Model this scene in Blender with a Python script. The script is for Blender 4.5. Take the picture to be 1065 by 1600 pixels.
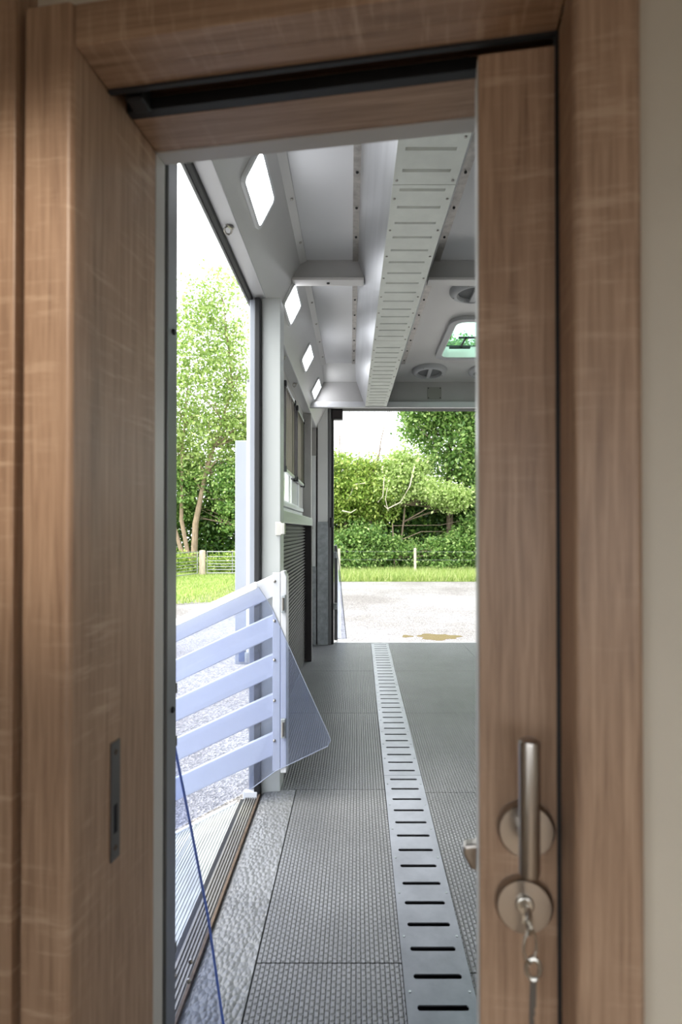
import bpy, bmesh, math, random
import numpy as np
from mathutils import Vector, Matrix

for o in list(bpy.data.objects):
    bpy.data.objects.remove(o, do_unlink=True)
SC = bpy.context.scene
COL = SC.collection
RNG = random.Random(7)
NR = np.random.default_rng(11)

# ------------------------------------------------------------------ camera
F = 850.0                     # focal length in pixels of the 1065x1600 frame
EYE = 1.05                    # camera height over the lorry floor
VX, VY = 557.0, 829.0         # vanishing point of the lorry's length
PITCH = 0.5
cd = bpy.data.cameras.new('camera')
cam = bpy.data.objects.new('camera', cd)
COL.objects.link(cam)
cam.location = (0, 0, EYE)
cam.rotation_euler = (math.radians(90 + PITCH), 0, 0)
cd.sensor_fit = 'VERTICAL'
cd.sensor_height = 36.0
cd.lens = F / 1600 * 36.0
cd.shift_x = -(VX - 532.5) / 1600
cd.shift_y = (VY - 800 - F * math.tan(math.radians(PITCH))) / 1600
cd.clip_start = 0.02
cd.clip_end = 300
cd.dof.use_dof = True
cd.dof.focus_distance = 3.6
cd.dof.aperture_fstop = 4.6
SC.camera = cam

# ------------------------------------------------------------------ sky, sun, exposure
W = bpy.data.worlds.new('overcast_sky')
SC.world = W
W.use_nodes = True
bg = W.node_tree.nodes['Background']
bg.inputs[0].default_value = (0.93, 0.97, 1.0, 1)
bg.inputs[1].default_value = 1.35
sd = bpy.data.lights.new('hazy_sun', 'SUN')
sd.energy = 1.5
sd.angle = math.radians(35)
sd.color = (1.0, 0.97, 0.9)
sun = bpy.data.objects.new('hazy_sun', sd)
COL.objects.link(sun)
sun.rotation_euler = (math.radians(38), 0, math.radians(-62))
SC.view_settings.view_transform = 'Standard'
SC.view_settings.look = 'None'
SC.view_settings.exposure = 1.62
SC.view_settings.gamma = 1.0
SC.view_settings.use_curve_mapping = False
try:
    SC.cycles.max_bounces = 10
    SC.cycles.diffuse_bounces = 6
    SC.cycles.glossy_bounces = 4
    SC.cycles.transmission_bounces = 6
    SC.cycles.transparent_max_bounces = 16
    SC.cycles.caustics_reflective = False
    SC.cycles.caustics_refractive = False
    SC.cycles.use_denoising = True
    SC.cycles.sample_clamp_indirect = 8.0
except Exception:
    pass

# ------------------------------------------------------------------ materials
MATS = {}


def new_mat(name):
    m = bpy.data.materials.new(name)
    m.use_nodes = True
    nt = m.node_tree
    b = nt.nodes['Principled BSDF']
    MATS[name] = m
    return m, nt, b


def N(nt, typ, **kw):
    n = nt.nodes.new(typ)
    for k, v in kw.items():
        setattr(n, k, v)
    return n


def ramp(nt, fac, stops):
    r = nt.nodes.new('ShaderNodeValToRGB')
    el = r.color_ramp.elements
    while len(el) < len(stops):
        el.new(0.5)
    for e, (p, c) in zip(el, stops):
        e.position = p
        e.color = (*c, 1) if len(c) == 3 else c
    nt.links.new(fac, r.inputs[0])
    return r.outputs[0]


def coords(nt, scale=(1, 1, 1), rot=(0, 0, 0), kind='Object'):
    tc = nt.nodes.new('ShaderNodeTexCoord')
    mp = nt.nodes.new('ShaderNodeMapping')
    mp.inputs['Scale'].default_value = scale
    mp.inputs['Rotation'].default_value = rot
    nt.links.new(tc.outputs[kind], mp.inputs[0])
    return mp.outputs[0]


def noise(nt, vec, scale=5, detail=4, rough=0.55, dist=0.0):
    n = nt.nodes.new('ShaderNodeTexNoise')
    n.inputs['Scale'].default_value = scale
    n.inputs['Detail'].default_value = detail
    n.inputs['Roughness'].default_value = rough
    n.inputs['Distortion'].default_value = dist
    nt.links.new(vec, n.inputs['Vector'])
    return n.outputs['Fac']


def bump(nt, b, h, strength=0.3, dist=0.002):
    bp = nt.nodes.new('ShaderNodeBump')
    bp.inputs['Strength'].default_value = strength
    bp.inputs['Distance'].default_value = dist
    nt.links.new(h, bp.inputs['Height'])
    nt.links.new(bp.outputs[0], b.inputs['Normal'])


def mix(nt, fac, a, c, blend='MIX'):
    m = nt.nodes.new('ShaderNodeMix')
    m.data_type = 'RGBA'
    m.blend_type = blend
    if isinstance(fac, (int, float)):
        m.inputs[0].default_value = fac
    else:
        nt.links.new(fac, m.inputs[0])
    for i, v in ((6, a), (7, c)):
        if isinstance(v, tuple):
            m.inputs[i].default_value = (*v, 1)
        else:
            nt.links.new(v, m.inputs[i])
    return m.outputs[2]


def plain(name, col, rough=0.5, metal=0.0, var=0.12, scale=6.0, stretch=(1, 1, 1), bmp=0.0, bscale=60, spec=0.5):
    m, nt, b = new_mat(name)
    v = coords(nt, stretch)
    f = noise(nt, v, scale, 5, 0.6)
    lo = tuple(c * (1 - var) for c in col)
    hi = tuple(min(1, c * (1 + var)) for c in col)
    nt.links.new(ramp(nt, f, [(0.3, lo), (0.7, hi)]), b.inputs['Base Color'])
    b.inputs['Roughness'].default_value = rough
    b.inputs['Metallic'].default_value = metal
    b.inputs['Specular IOR Level'].default_value = spec
    if bmp:
        bump(nt, b, noise(nt, v, bscale, 3), bmp)
    return m


def wood(name, axis):
    """sonoma oak laminate: fine grain along the axis, pale saw marks across it"""
    m, nt, b = new_mat(name)
    s = {'z': (1, 1, 0.035), 'x': (0.035, 1, 1)}[axis]
    v = coords(nt, s)
    g1 = noise(nt, v, 190, 6, 0.65, 0.5)
    g2 = noise(nt, v, 22, 4, 0.5, 2.0)
    base = ramp(nt, g1, [(0.28, (0.255, 0.158, 0.102)), (0.5, (0.40, 0.262, 0.175)), (0.74, (0.52, 0.362, 0.25))])
    tone = ramp(nt, g2, [(0.35, (0.68, 0.64, 0.61)), (0.62, (1, 1, 1))])
    c = mix(nt, 0.38, base, tone, 'MULTIPLY')
    s2 = {'z': (0.35, 0.35, 3.2), 'x': (3.2, 0.35, 0.35)}[axis]
    saw = noise(nt, coords(nt, s2), 34, 3, 0.7)
    s3 = {'z': (1, 1, 0.5), 'x': (0.5, 1, 1)}[axis]
    msk = noise(nt, coords(nt, s3), 7, 2)
    a = N(nt, 'ShaderNodeMath', operation='MULTIPLY')
    nt.links.new(ramp(nt, saw, [(0.52, (0, 0, 0)), (0.68, (1, 1, 1))]), a.inputs[0])
    nt.links.new(ramp(nt, msk, [(0.44, (0, 0, 0)), (0.60, (0.5, 0.5, 0.5))]), a.inputs[1])
    c = mix(nt, a.outputs[0], c, (0.62, 0.46, 0.33))
    nt.links.new(c, b.inputs['Base Color'])
    b.inputs['Roughness'].default_value = 0.42
    bump(nt, b, g1, 0.12, 0.0006)
    return m


wood('oak_laminate_vertical', 'z')
wood('oak_laminate_horizontal', 'x')
plain('cream_wall_paint', (0.60, 0.55, 0.46), 0.6, 0, 0.04)
plain('cabin_floor_vinyl', (0.32, 0.24, 0.17), 0.5, 0, 0.15)
plain('cabin_ceiling_lining', (0.22, 0.18, 0.14), 0.7, 0, 0.03)
plain('black_rubber', (0.012, 0.012, 0.014), 0.55, 0, 0.2)
plain('dark_wood_core', (0.12, 0.06, 0.035), 0.8, 0, 0.3)
plain('white_edge_trim', (0.55, 0.54, 0.52), 0.35, 0, 0.03)
plain('satin_steel', (0.44, 0.41, 0.38), 0.28, 1.0, 0.05)
plain('dark_strike_steel', (0.16, 0.155, 0.15), 0.42, 0.8, 0.15)
plain('nickel_key', (0.62, 0.60, 0.55), 0.3, 1.0, 0.1)
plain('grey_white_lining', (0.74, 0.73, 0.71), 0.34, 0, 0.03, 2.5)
plain('grey_ceiling_sheet', (0.72, 0.72, 0.735), 0.22, 0, 0.04, 1.6)
plain('warm_ceiling_sheet', (0.78, 0.755, 0.735), 0.3, 0, 0.04, 1.6)
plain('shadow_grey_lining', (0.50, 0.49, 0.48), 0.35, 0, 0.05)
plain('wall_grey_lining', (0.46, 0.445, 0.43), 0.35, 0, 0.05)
plain('brushed_aluminium', (0.66, 0.67, 0.68), 0.38, 0.75, 0.10, 14, (1, 1, 0.06))
plain('brushed_aluminium_long', (0.68, 0.69, 0.71), 0.30, 0.85, 0.12, 16, (1, 0.05, 1))
plain('slotted_duct_alloy', (0.72, 0.74, 0.69), 0.42, 0.25, 0.08, 9)
plain('strip_metal', (0.40, 0.375, 0.35), 0.38, 0.5, 0.25, 30)
plain('drain_alloy', (0.21, 0.22, 0.25), 0.33, 0.45, 0.18, 10)
plain('galvanised_steel', (0.40, 0.43, 0.45), 0.42, 0.7, 0.25, 22)
plain('white_alloy', (0.90, 0.91, 0.92), 0.35, 0.0, 0.03)
plain('gate_slat_white', (0.60, 0.61, 0.64), 0.35, 0.0, 0.03)
plain('bright_white', (0.86, 0.86, 0.86), 0.4, 0, 0.02)
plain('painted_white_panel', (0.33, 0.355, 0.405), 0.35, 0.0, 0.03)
plain('post_alloy', (0.54, 0.56, 0.545), 0.4, 0.2, 0.04, 8, (1, 1, 0.1))
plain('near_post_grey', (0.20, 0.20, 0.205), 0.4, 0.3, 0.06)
plain('ribbed_rubber', (0.03, 0.029, 0.026), 0.5, 0, 0.12)
plain('brown_dark_trim', (0.035, 0.028, 0.03), 0.45, 0, 0.1)
plain('bar_bronze', (0.24, 0.21, 0.18), 0.35, 0.5, 0.1)
plain('vent_plastic', (0.56, 0.56, 0.57), 0.4, 0, 0.03)
plain('vent_mesh_grey', (0.20, 0.20, 0.205), 0.7, 0, 0.1, 300)
plain('cover_plate_beige', (0.34, 0.34, 0.305), 0.5, 0, 0.04)
plain('channel_black', (0.006, 0.006, 0.012), 0.8, 0, 0.2)  # black stands in for the shade down the drain channel and bolt hole
plain('deck_dust', (0.26, 0.245, 0.22), 0.9, 0, 0.3, 30)
plain('rust_edge', (0.12, 0.085, 0.06), 0.7, 0.2, 0.35, 40)
plain('ramp_alloy', (0.46, 0.48, 0.46), 0.42, 0.45, 0.18, 9, (1, 1, 1))
plain('threshold_alloy', (0.30, 0.285, 0.26), 0.4, 0.55, 0.2, 12, (1, 0.2, 1))
plain('edge_glow_blue', (0.14, 0.24, 0.80), 0.3, 0, 0.05)  # light gathered in the clear sheet's edge, put into a blue colour
plain('lock_blue', (0.10, 0.14, 0.26), 0.4)
plain('fence_post_wood', (0.46, 0.41, 0.33), 0.85, 0, 0.25, 18, (1, 1, 0.2))
plain('gate_post_wood', (0.40, 0.33, 0.25), 0.85, 0, 0.25, 18, (1, 1, 0.2))
plain('gate_galvanised', (0.30, 0.31, 0.31), 0.45, 0.5, 0.1)
plain('bark', (0.20, 0.15, 0.11), 0.9, 0, 0.3, 12, (1, 1, 0.3))
plain('pale_bark', (0.26, 0.19, 0.13), 0.9, 0, 0.3, 12, (1, 1, 0.3))
plain('dead_twig', (0.50, 0.45, 0.36), 0.9, 0, 0.15)


def leaf_mat(name, c1, c2, c3, trans=0.45):
    m = bpy.data.materials.new(name)
    m.use_nodes = True
    nt = m.node_tree
    nt.nodes.clear()
    out = nt.nodes.new('ShaderNodeOutputMaterial')
    geo = nt.nodes.new('ShaderNodeNewGeometry')
    col = ramp(nt, geo.outputs['Random Per Island'], [(0.0, c1), (0.55, c2), (1.0, c3)])
    d = nt.nodes.new('ShaderNodeBsdfPrincipled')
    d.inputs['Roughness'].default_value = 0.45
    t = nt.nodes.new('ShaderNodeBsdfTranslucent')
    nt.links.new(col, d.inputs['Base Color'])
    nt.links.new(col, t.inputs['Color'])
    mx = nt.nodes.new('ShaderNodeMixShader')
    mx.inputs[0].default_value = trans
    nt.links.new(d.outputs[0], mx.inputs[1])
    nt.links.new(t.outputs[0], mx.inputs[2])
    nt.links.new(mx.outputs[0], out.inputs[0])
    MATS[name] = m


leaf_mat('leaf_yellow_green', (0.12, 0.22, 0.03), (0.31, 0.44, 0.08), (0.60, 0.68, 0.20))
leaf_mat('leaf_mid_green', (0.06, 0.15, 0.03), (0.20, 0.35, 0.08), (0.48, 0.62, 0.22))
leaf_mat('leaf_pale_green', (0.24, 0.36, 0.09), (0.46, 0.60, 0.20), (0.68, 0.76, 0.38))
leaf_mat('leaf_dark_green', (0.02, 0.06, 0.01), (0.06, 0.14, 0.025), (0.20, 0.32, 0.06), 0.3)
leaf_mat('leaf_airy', (0.17, 0.28, 0.06), (0.34, 0.46, 0.13), (0.58, 0.65, 0.28), 0.5)
leaf_mat('grass_blade', (0.18, 0.28, 0.06), (0.36, 0.46, 0.12), (0.58, 0.60, 0.28), 0.4)


def sheet_mat(name, tint, haze=0.0, rough=0.05):
    m = bpy.data.materials.new(name)
    m.use_nodes = True
    nt = m.node_tree
    nt.nodes.clear()
    out = nt.nodes.new('ShaderNodeOutputMaterial')
    t = nt.nodes.new('ShaderNodeBsdfTransparent')
    t.inputs[0].default_value = (*tint, 1)
    g = nt.nodes.new('ShaderNodeBsdfGlossy')
    g.inputs['Roughness'].default_value = rough
    g.inputs['Color'].default_value = (1, 1, 1, 1)
    lw = nt.nodes.new('ShaderNodeLayerWeight')
    lw.inputs[0].default_value = 0.5
    pw = N(nt, 'ShaderNodeMath', operation='POWER')
    nt.links.new(lw.outputs['Facing'], pw.inputs[0])
    pw.inputs[1].default_value = 5.0
    fr = N(nt, 'ShaderNodeMath', operation='MULTIPLY_ADD')
    nt.links.new(pw.outputs[0], fr.inputs[0])
    fr.inputs[1].default_value = 0.85
    fr.inputs[2].default_value = 0.035
    mx = nt.nodes.new('ShaderNodeMixShader')
    nt.links.new(fr.outputs[0], mx.inputs[0])
    nt.links.new(t.outputs[0], mx.inputs[1])
    nt.links.new(g.outputs[0], mx.inputs[2])
    res = mx.outputs[0]
    if haze:
        df_ = nt.nodes.new('ShaderNodeBsdfDiffuse')
        df_.inputs[0].default_value = (0.62, 0.70, 1.0, 1)
        m2 = nt.nodes.new('ShaderNodeMixShader')
        m2.inputs[0].default_value = haze
        nt.links.new(res, m2.inputs[1])
        nt.links.new(df_.outputs[0], m2.inputs[2])
        res = m2.outputs[0]
    nt.links.new(res, out.inputs[0])
    MATS[name] = m


sheet_mat('clear_blue_pvc', (0.885, 0.91, 0.985), haze=0.035)
sheet_mat('window_glass', (0.93, 0.95, 0.93))
sheet_mat('green_hatch_acrylic', (0.64, 0.83, 0.74))


def emit_mat(name, col, strength):
    m, nt, b = new_mat(name)
    b.inputs['Base Color'].default_value = (0.9, 0.9, 0.9, 1)
    b.inputs['Emission Color'].default_value = (*col, 1)
    b.inputs['Emission Strength'].default_value = strength
    return m


emit_mat('led_diffuser', (0.93, 0.95, 1.0), 4.0)


def mat_rubber(name, kind):
    m, nt, b = new_mat(name)
    f = noise(nt, coords(nt), 3.0, 6, 0.62)
    f2 = noise(nt, coords(nt), 45, 3, 0.6)
    c = ramp(nt, f, [(0.32, (0.140, 0.143, 0.153)), (0.68, (0.225, 0.229, 0.241))])
    sp = ramp(nt, f2, [(0.66, (0, 0, 0)), (0.78, (0.5, 0.5, 0.5))])
    c = mix(nt, sp, c, (0.26, 0.24, 0.21))
    if kind == 'tread':
        br = nt.nodes.new('ShaderNodeTexBrick')
        nt.links.new(coords(nt, (1, 1, 1), (0, 0, math.pi / 2)), br.inputs['Vector'])
        br.inputs['Scale'].default_value = 1.0
        br.inputs['Brick Width'].default_value = 0.017
        br.inputs['Row Height'].default_value = 0.0115
        br.inputs['Mortar Size'].default_value = 0.0034
        br.inputs['Mortar Smooth'].default_value = 0.9
        br.offset = 0.5
        inv = N(nt, 'ShaderNodeMath', operation='SUBTRACT')
        inv.inputs[0].default_value = 1.0
        nt.links.new(br.outputs['Fac'], inv.inputs[1])
        c = mix(nt, br.outputs['Fac'], c, (0.125, 0.127, 0.135))
        bump(nt, b, inv.outputs[0], 1.0, 0.004)
    elif kind == 'pebble':
        vo = nt.nodes.new('ShaderNodeTexVoronoi')
        vo.feature = 'F1'
        vo.inputs['Scale'].default_value = 88
        nt.links.new(coords(nt, (1, 0.75, 0.0)), vo.inputs['Vector'])
        inv = N(nt, 'ShaderNodeMath', operation='SUBTRACT')
        inv.inputs[0].default_value = 1.0
        nt.links.new(vo.outputs['Distance'], inv.inputs[1])
        bump(nt, b, inv.outputs[0], 0.8, 0.008)
    nt.links.new(c, b.inputs['Base Color'])
    b.inputs['Roughness'].default_value = 0.36
    b.inputs['Specular IOR Level'].default_value = 0.6


mat_rubber('rubber_tread', 'tread')
mat_rubber('rubber_pebble', 'pebble')


def gravel_mat():
    m, nt, b = new_mat('gravel')
    v = coords(nt)
    vo = nt.nodes.new('ShaderNodeTexVoronoi')
    vo.inputs['Scale'].default_value = 55
    nt.links.new(v, vo.inputs['Vector'])
    big = noise(nt, v, 0.35, 4, 0.6)
    stone = ramp(nt, vo.outputs['Color'], [(0.1, (0.12, 0.118, 0.118)), (0.5, (0.27, 0.258, 0.248)), (0.9, (0.46, 0.445, 0.425))])
    tint = ramp(nt, big, [(0.35, (0.66, 0.63, 0.62)), (0.62, (1.0, 1.0, 1.02))])
    nt.links.new(mix(nt, 1.0, stone, tint, 'MULTIPLY'), b.inputs['Base Color'])
    b.inputs['Roughness'].default_value = 0.9
    bump(nt, b, vo.outputs['Distance'], 0.8, 0.02)


gravel_mat()
plain('turf', (0.25, 0.33, 0.09), 0.9, 0, 0.35, 1.8)
plain('field_turf', (0.22, 0.32, 0.06), 0.9, 0, 0.35, 0.8)


def puddle_mat():
    m, nt, b = new_mat('muddy_water')
    b.inputs['Base Color'].default_value = (0.17, 0.125, 0.07, 1)
    b.inputs['Roughness'].default_value = 0.22
    bump(nt, b, noise(nt, coords(nt), 14, 2), 0.25, 0.004)


puddle_mat()

# ------------------------------------------------------------------ mesh helpers


class MB:
    def __init__(self):
        self.v, self.f = [], []

    def quad(self, a, b, c, d):
        n = len(self.v)
        self.v += [tuple(a), tuple(b), tuple(c), tuple(d)]
        self.f.append((n, n + 1, n + 2, n + 3))

    def hexa(self, p):
        """8 corners: 0-3 lower ring counter-clockwise from above, 4-7 upper ring"""
        n = len(self.v)
        self.v += [tuple(q) for q in p]
        for f in ((3, 2, 1, 0), (4, 5, 6, 7), (0, 1, 5, 4), (1, 2, 6, 5), (2, 3, 7, 6), (3, 0, 4, 7)):
            self.f.append(tuple(n + i for i in f))
        return self

    def box(self, x0, x1, y0, y1, z0, z1):
        x0, x1 = min(x0, x1), max(x0, x1)
        y0, y1 = min(y0, y1), max(y0, y1)
        z0, z1 = min(z0, z1), max(z0, z1)
        return self.hexa([(x0, y0, z0), (x1, y0, z0), (x1, y1, z0), (x0, y1, z0),
                          (x0, y0, z1), (x1, y0, z1), (x1, y1, z1), (x0, y1, z1)])

    def prism(self, poly, a, b, axis='y'):
        """polygon extruded from a to b along an axis; poly in the other two axes"""
        def P(q, t):
            if axis == 'y':
                return (q[0], t, q[1])
            if axis == 'x':
                return (t, q[0], q[1])
            return (q[0], q[1], t)
        n, k = len(self.v), len(poly)
        self.v += [P(q, a) for q in poly] + [P(q, b) for q in poly]
        self.f.append(tuple(n + i for i in range(k)))
        self.f.append(tuple(n + k + i for i in reversed(range(k))))
        for i in range(k):
            j = (i + 1) % k
            self.f.append((n + i, n + k + i, n + k + j, n + j))
        return self

    def tube(self, pts, rad, seg=8, cap=True):
        pts = [Vector(p) for p in pts]
        if isinstance(rad, (int, float)):
            rad = [rad] * len(pts)
        rings = []
        for i, p in enumerate(pts):
            d = (pts[min(i + 1, len(pts) - 1)] - pts[max(i - 1, 0)]).normalized()
            ref = Vector((0, 0, 1)) if abs(d.z) < 0.9 else Vector((1, 0, 0))
            s = d.cross(ref).normalized()
            t = s.cross(d)
            n = len(self.v)
            for k in range(seg):
                a = 2 * math.pi * k / seg
                self.v.append(tuple(p + (s * math.cos(a) + t * math.sin(a)) * rad[i]))
            rings.append(n)
        for r0, r1 in zip(rings, rings[1:]):
            for k in range(seg):
                j = (k + 1) % seg
                self.f.append((r0 + k, r0 + j, r1 + j, r1 + k))
        if cap:
            self.f.append(tuple(rings[0] + k for k in reversed(range(seg))))
            self.f.append(tuple(rings[-1] + k for k in range(seg)))
        return self

    def lathe(self, prof, c=(0, 0, 0), axis='z', seg=28):
        """profile of (radius, height) turned round an axis through c"""
        rings = []
        for r, h in prof:
            n = len(self.v)
            for k in range(seg):
                a = 2 * math.pi * k / seg
                x, y = r * math.cos(a), r * math.sin(a)
                q = {'z': (x, y, h), 'y': (x, h, y), 'x': (h, x, y)}[axis]
                self.v.append((c[0] + q[0], c[1] + q[1], c[2] + q[2]))
            rings.append(n)
        for r0, r1 in zip(rings, rings[1:]):
            for k in range(seg):
                j = (k + 1) % seg
                self.f.append((r0 + k, r0 + j, r1 + j, r1 + k))
        self.f.append(tuple(rings[0] + k for k in reversed(range(seg))))
        self.f.append(tuple(rings[-1] + k for k in range(seg)))
        return self

    def build(self, name, mat, parent=None, bevel=0.0, smooth=False, seg=2):
        me = bpy.data.meshes.new(name)
        me.from_pydata(self.v, [], self.f)
        bm = bmesh.new()
        bm.from_mesh(me)
        bmesh.ops.recalc_face_normals(bm, faces=bm.faces)
        bm.to_mesh(me)
        bm.free()
        me.materials.append(MATS[mat])
        if smooth:
            for p in me.polygons:
                p.use_smooth = True
            try:
                me.set_sharp_from_angle(angle=math.radians(40))
            except Exception:
                pass
        o = bpy.data.objects.new(name, me)
        COL.objects.link(o)
        if parent is not None:
            o.parent = parent
        if bevel:
            md = o.modifiers.new('bevel', 'BEVEL')
            md.width = bevel
            md.segments = seg
            md.limit_method = 'ANGLE'
        return o


def box(name, mat, parent, x0, x1, y0, y1, z0, z1, bevel=0.0):
    return MB().box(x0, x1, y0, y1, z0, z1).build(name, mat, parent, bevel)


def empty(name, loc=(0, 0, 0)):
    o = bpy.data.objects.new(name, None)
    COL.objects.link(o)
    o.location = loc
    return o


def tag(o, label, cat, group=None):
    o['label'] = label
    o['category'] = cat
    if group:
        o['group'] = group
    return o


def struct(o, label=None):
    o['kind'] = 'structure'
    if label:
        o['label'] = label
    return o


def copy_tree(o, parent=None):
    c = o.copy()
    COL.objects.link(c)
    if parent is not None:
        c.parent = parent
    for ch in o.children:
        copy_tree(ch, c)
    return c


def at(px, py, Y):
    """the point seen at pixel (px, py) that stands Y metres ahead of the camera"""
    return Vector(((px - VX) / F * Y, Y, EYE - (py - VY) / F * Y))


def lerp(a, b, t):
    return a + (b - a) * t


# ================================================================== LARGE STRUCTURE
# ---- lorry deck
deck = struct(MB().box(-0.45, 1.9, 0.60, 5.10, -0.16, -0.02).build('floor', 'deck_dust'))

DRY0, DRY1 = 0.90, 5.03


def drx(Y):                     # left edge of the drain cover, it runs slightly askew
    return lerp(0.109, 0.134, (Y - 1.16) / 3.85)


DRW = 0.158


def mat_piece(name, mat, xl, xr, y0, y1):
    g = 0.0016
    m = MB()
    a, b = xl(y0 + g), xl(y1 - g)
    c, d = xr(y0 + g), xr(y1 - g)
    m.hexa([(a + g, y0 + g, -0.02), (c - g, y0 + g, -0.02), (d - g, y1 - g, -0.02), (b + g, y1 - g, -0.02),
            (a + g, y0 + g, 0.0), (c - g, y0 + g, 0.0), (d - g, y1 - g, 0.0), (b + g, y1 - g, 0.0)])
    o = m.build(name, mat, deck)
    return o


dl = lambda Y: drx(Y)
dr = lambda Y: drx(Y) + DRW
for y0, y1 in ((0.66, 1.33), (1.33, 2.215)):
    mat_piece('rubber_mat', 'rubber_tread', lambda Y: -0.245, dl, y0, y1)
for y0, y1 in ((2.215, 3.14), (3.14, 4.08), (4.08, 5.08)):
    mat_piece('rubber_mat', 'rubber_tread', lambda Y: -0.425, dl, y0, y1)
for y0, y1 in ((0.66, 1.30), (1.30, 2.19), (2.19, 3.14), (3.14, 4.08), (4.08, 5.08)):
    mat_piece('rubber_mat', 'rubber_tread', dr, lambda Y: 0.98, y0, y1)
    mat_piece('rubber_mat', 'rubber_tread', lambda Y: 0.98, lambda Y: 1.84, y0, y1)
# pebbled edge mat by the side opening, its outer edge rolls down to the sill
m = MB()
prof = [(-0.2466, 0.0), (-0.30, 0.0), (-0.345, -0.001), (-0.370, -0.004), (-0.384, -0.012), (-0.384, -0.02), (-0.2466, -0.02)]
m.prism(prof, 0.67, 2.213)
m.build('edge_mat', 'rubber_pebble', deck)
box('sill_rust_strip', 'rust_edge', deck, -0.391, -0.384, 1.095, 2.19, -0.02, 0.002)
# ribbed alloy sill
m = MB()
pts = [(-0.446, -0.03)]
x = -0.452
n = 6
for i in range(n):
    x0 = -0.446 + i * 0.055 / n
    w = 0.055 / n
    pts += [(x0, -0.015), (x0 + 0.45 * w, -0.015), (x0 + 0.55 * w, -0.009), (x0 + 0.95 * w, -0.009)]
pts += [(-0.391, -0.015), (-0.391, -0.03)]
m.prism(pts, 1.095, 2.17)
m.build('door_sill', 'threshold_alloy', deck)
box('hinge_gap_dark', 'black_rubber', deck, -0.460, -0.4465, 1.095, 2.17, -0.05, -0.016)  # black filler for the dark gap along the ramp hinge
box('sill_end_block', 'white_alloy', deck, -0.452, -0.395, 2.168, 2.196, -0.03, 0.012, 0.003)

# ---- left wall of the horse area
wl = struct(empty('wall_left', (-0.45, 1.0, 0)))


def wbox(name, mat, x0, x1, y0, y1, z0, z1, bevel=0.0, parent=None):
    o = MB().box(x0 + 0.45, x1 + 0.45, y0 - 1.0, y1 - 1.0, z0, z1).build(name, mat, wl, bevel)
    return o


TOPZ = 1.995
wbox('near_wall_panel', 'near_post_grey', -0.48, -0.40, 0.62, 1.035, -0.02, TOPZ)
wbox('near_post', 'near_post_grey', -0.48, -0.36, 1.035, 1.09, -0.02, TOPZ, 0.003)
for z in (1.44, 0.70):
    mm = MB().lathe([(0.006, 0), (0.006, 0.003), (0.003, 0.005)], (-0.36 + 0.45, 0.065, z), 'x', 12)
    mm.build('bolt', 'black_rubber', wl)
for z in (0.735, 0.63, 0.22):
    mm = MB().tube([(-0.363 + 0.45, 0.092, z - 0.010), (-0.363 + 0.45, 0.092, z + 0.010)], 0.004, 10)
    mm.build('hinge_barrel', 'near_post_grey', wl)
wbox('door_post', 'post_alloy', -0.386, -0.308, 2.20, 2.30, -0.02, TOPZ, 0.003)
wbox('door_seal', 'black_rubber', -0.409, -0.386, 2.17, 2.26, -0.02, TOPZ - 0.01, 0.004)
wbox('outer_frame', 'painted_white_panel', -0.432, -0.409, 2.19, 2.26, -0.02, TOPZ - 0.01, 0.003)
# skin with the window hole
WY0, WY1, WZ0, WZ1 = 2.60, 4.02, 1.19, 1.92
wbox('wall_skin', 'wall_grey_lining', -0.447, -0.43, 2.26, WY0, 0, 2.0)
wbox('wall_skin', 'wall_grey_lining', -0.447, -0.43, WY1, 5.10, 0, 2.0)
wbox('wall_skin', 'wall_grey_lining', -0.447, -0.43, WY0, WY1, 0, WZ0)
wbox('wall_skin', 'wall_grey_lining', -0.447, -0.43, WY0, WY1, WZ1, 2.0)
# ribbed rubber kick panel
m = MB()
pts = [(-0.43, 0.02)]
nr = 46
z0, z1 = 0.02, 1.085
for i in range(nr):
    a = z0 + (z1 - z0) * i / nr
    h = (z1 - z0) / nr
    pts += [(-0.414, a), (-0.414, a + 0.45 * h), (-0.427, a + 0.6 * h), (-0.427, a + 0.85 * h)]
pts += [(-0.414, z1), (-0.43, z1)]
m.prism([(p[0] + 0.45, p[1]) for p in pts], 1.30, 3.368)
m.build('ribbed_kick_panel', 'ribbed_rubber', wl)
wbox('kick_ledge', 'brushed_aluminium_long', -0.43, -0.355, 2.30, 4.375, 1.088, 1.15, 0.004)
wbox('trim_post_cover', 'brown_dark_trim', -0.432, -0.362, 4.368, 4.44, 0.0, 1.088, 0.003)
wbox('trim_post', 'wall_grey_lining', -0.432, -0.366, 4.376, 4.44, 1.15, TOPZ, 0.003)
wbox('corner_strip_cover', 'galvanised_steel', -0.425, -0.372, 4.995, 5.01, 0.0, 0.72, 0.002)
wbox('corner_strip', 'white_alloy', -0.425, -0.376, 5.0, 5.05, 0.72, 1.74, 0.002)
wbox('corner_strip_top', 'wall_grey_lining', -0.425, -0.372, 5.0, 5.05, 1.74, 2.20, 0.002)
for z in (0.66, 0.19, 0.08):
    MB().lathe([(0.010, 0), (0.010, -0.006), (0.005, -0.010)], (-0.41 + 0.45, 3.993, z), 'y', 10).build('bolt', 'satin_steel', wl)
MB().tube([(-0.408 + 0.45, 4.0, 1.07), (-0.408 + 0.45, 3.96, 1.07), (-0.408 + 0.45, 3.95, 1.09)], 0.009, 8).build('hook', 'satin_steel', wl)
wbox('corner_post_cover', 'galvanised_steel', -0.361, -0.264, 4.99, 5.07, 0.0, 1.13, 0.003)
wbox('corner_post', 'bright_white', -0.359, -0.266, 5.0, 5.07, 1.13, 2.23, 0.003)
wbox('rear_frame', 'near_post_grey', -0.262, -0.236, 5.01, 5.10, 0.0, 2.19, 0.002)
wbox('rear_seal', 'black_rubber', -0.236, -0.214, 5.03, 5.10, 0.0, 2.18, 0.003)
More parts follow.
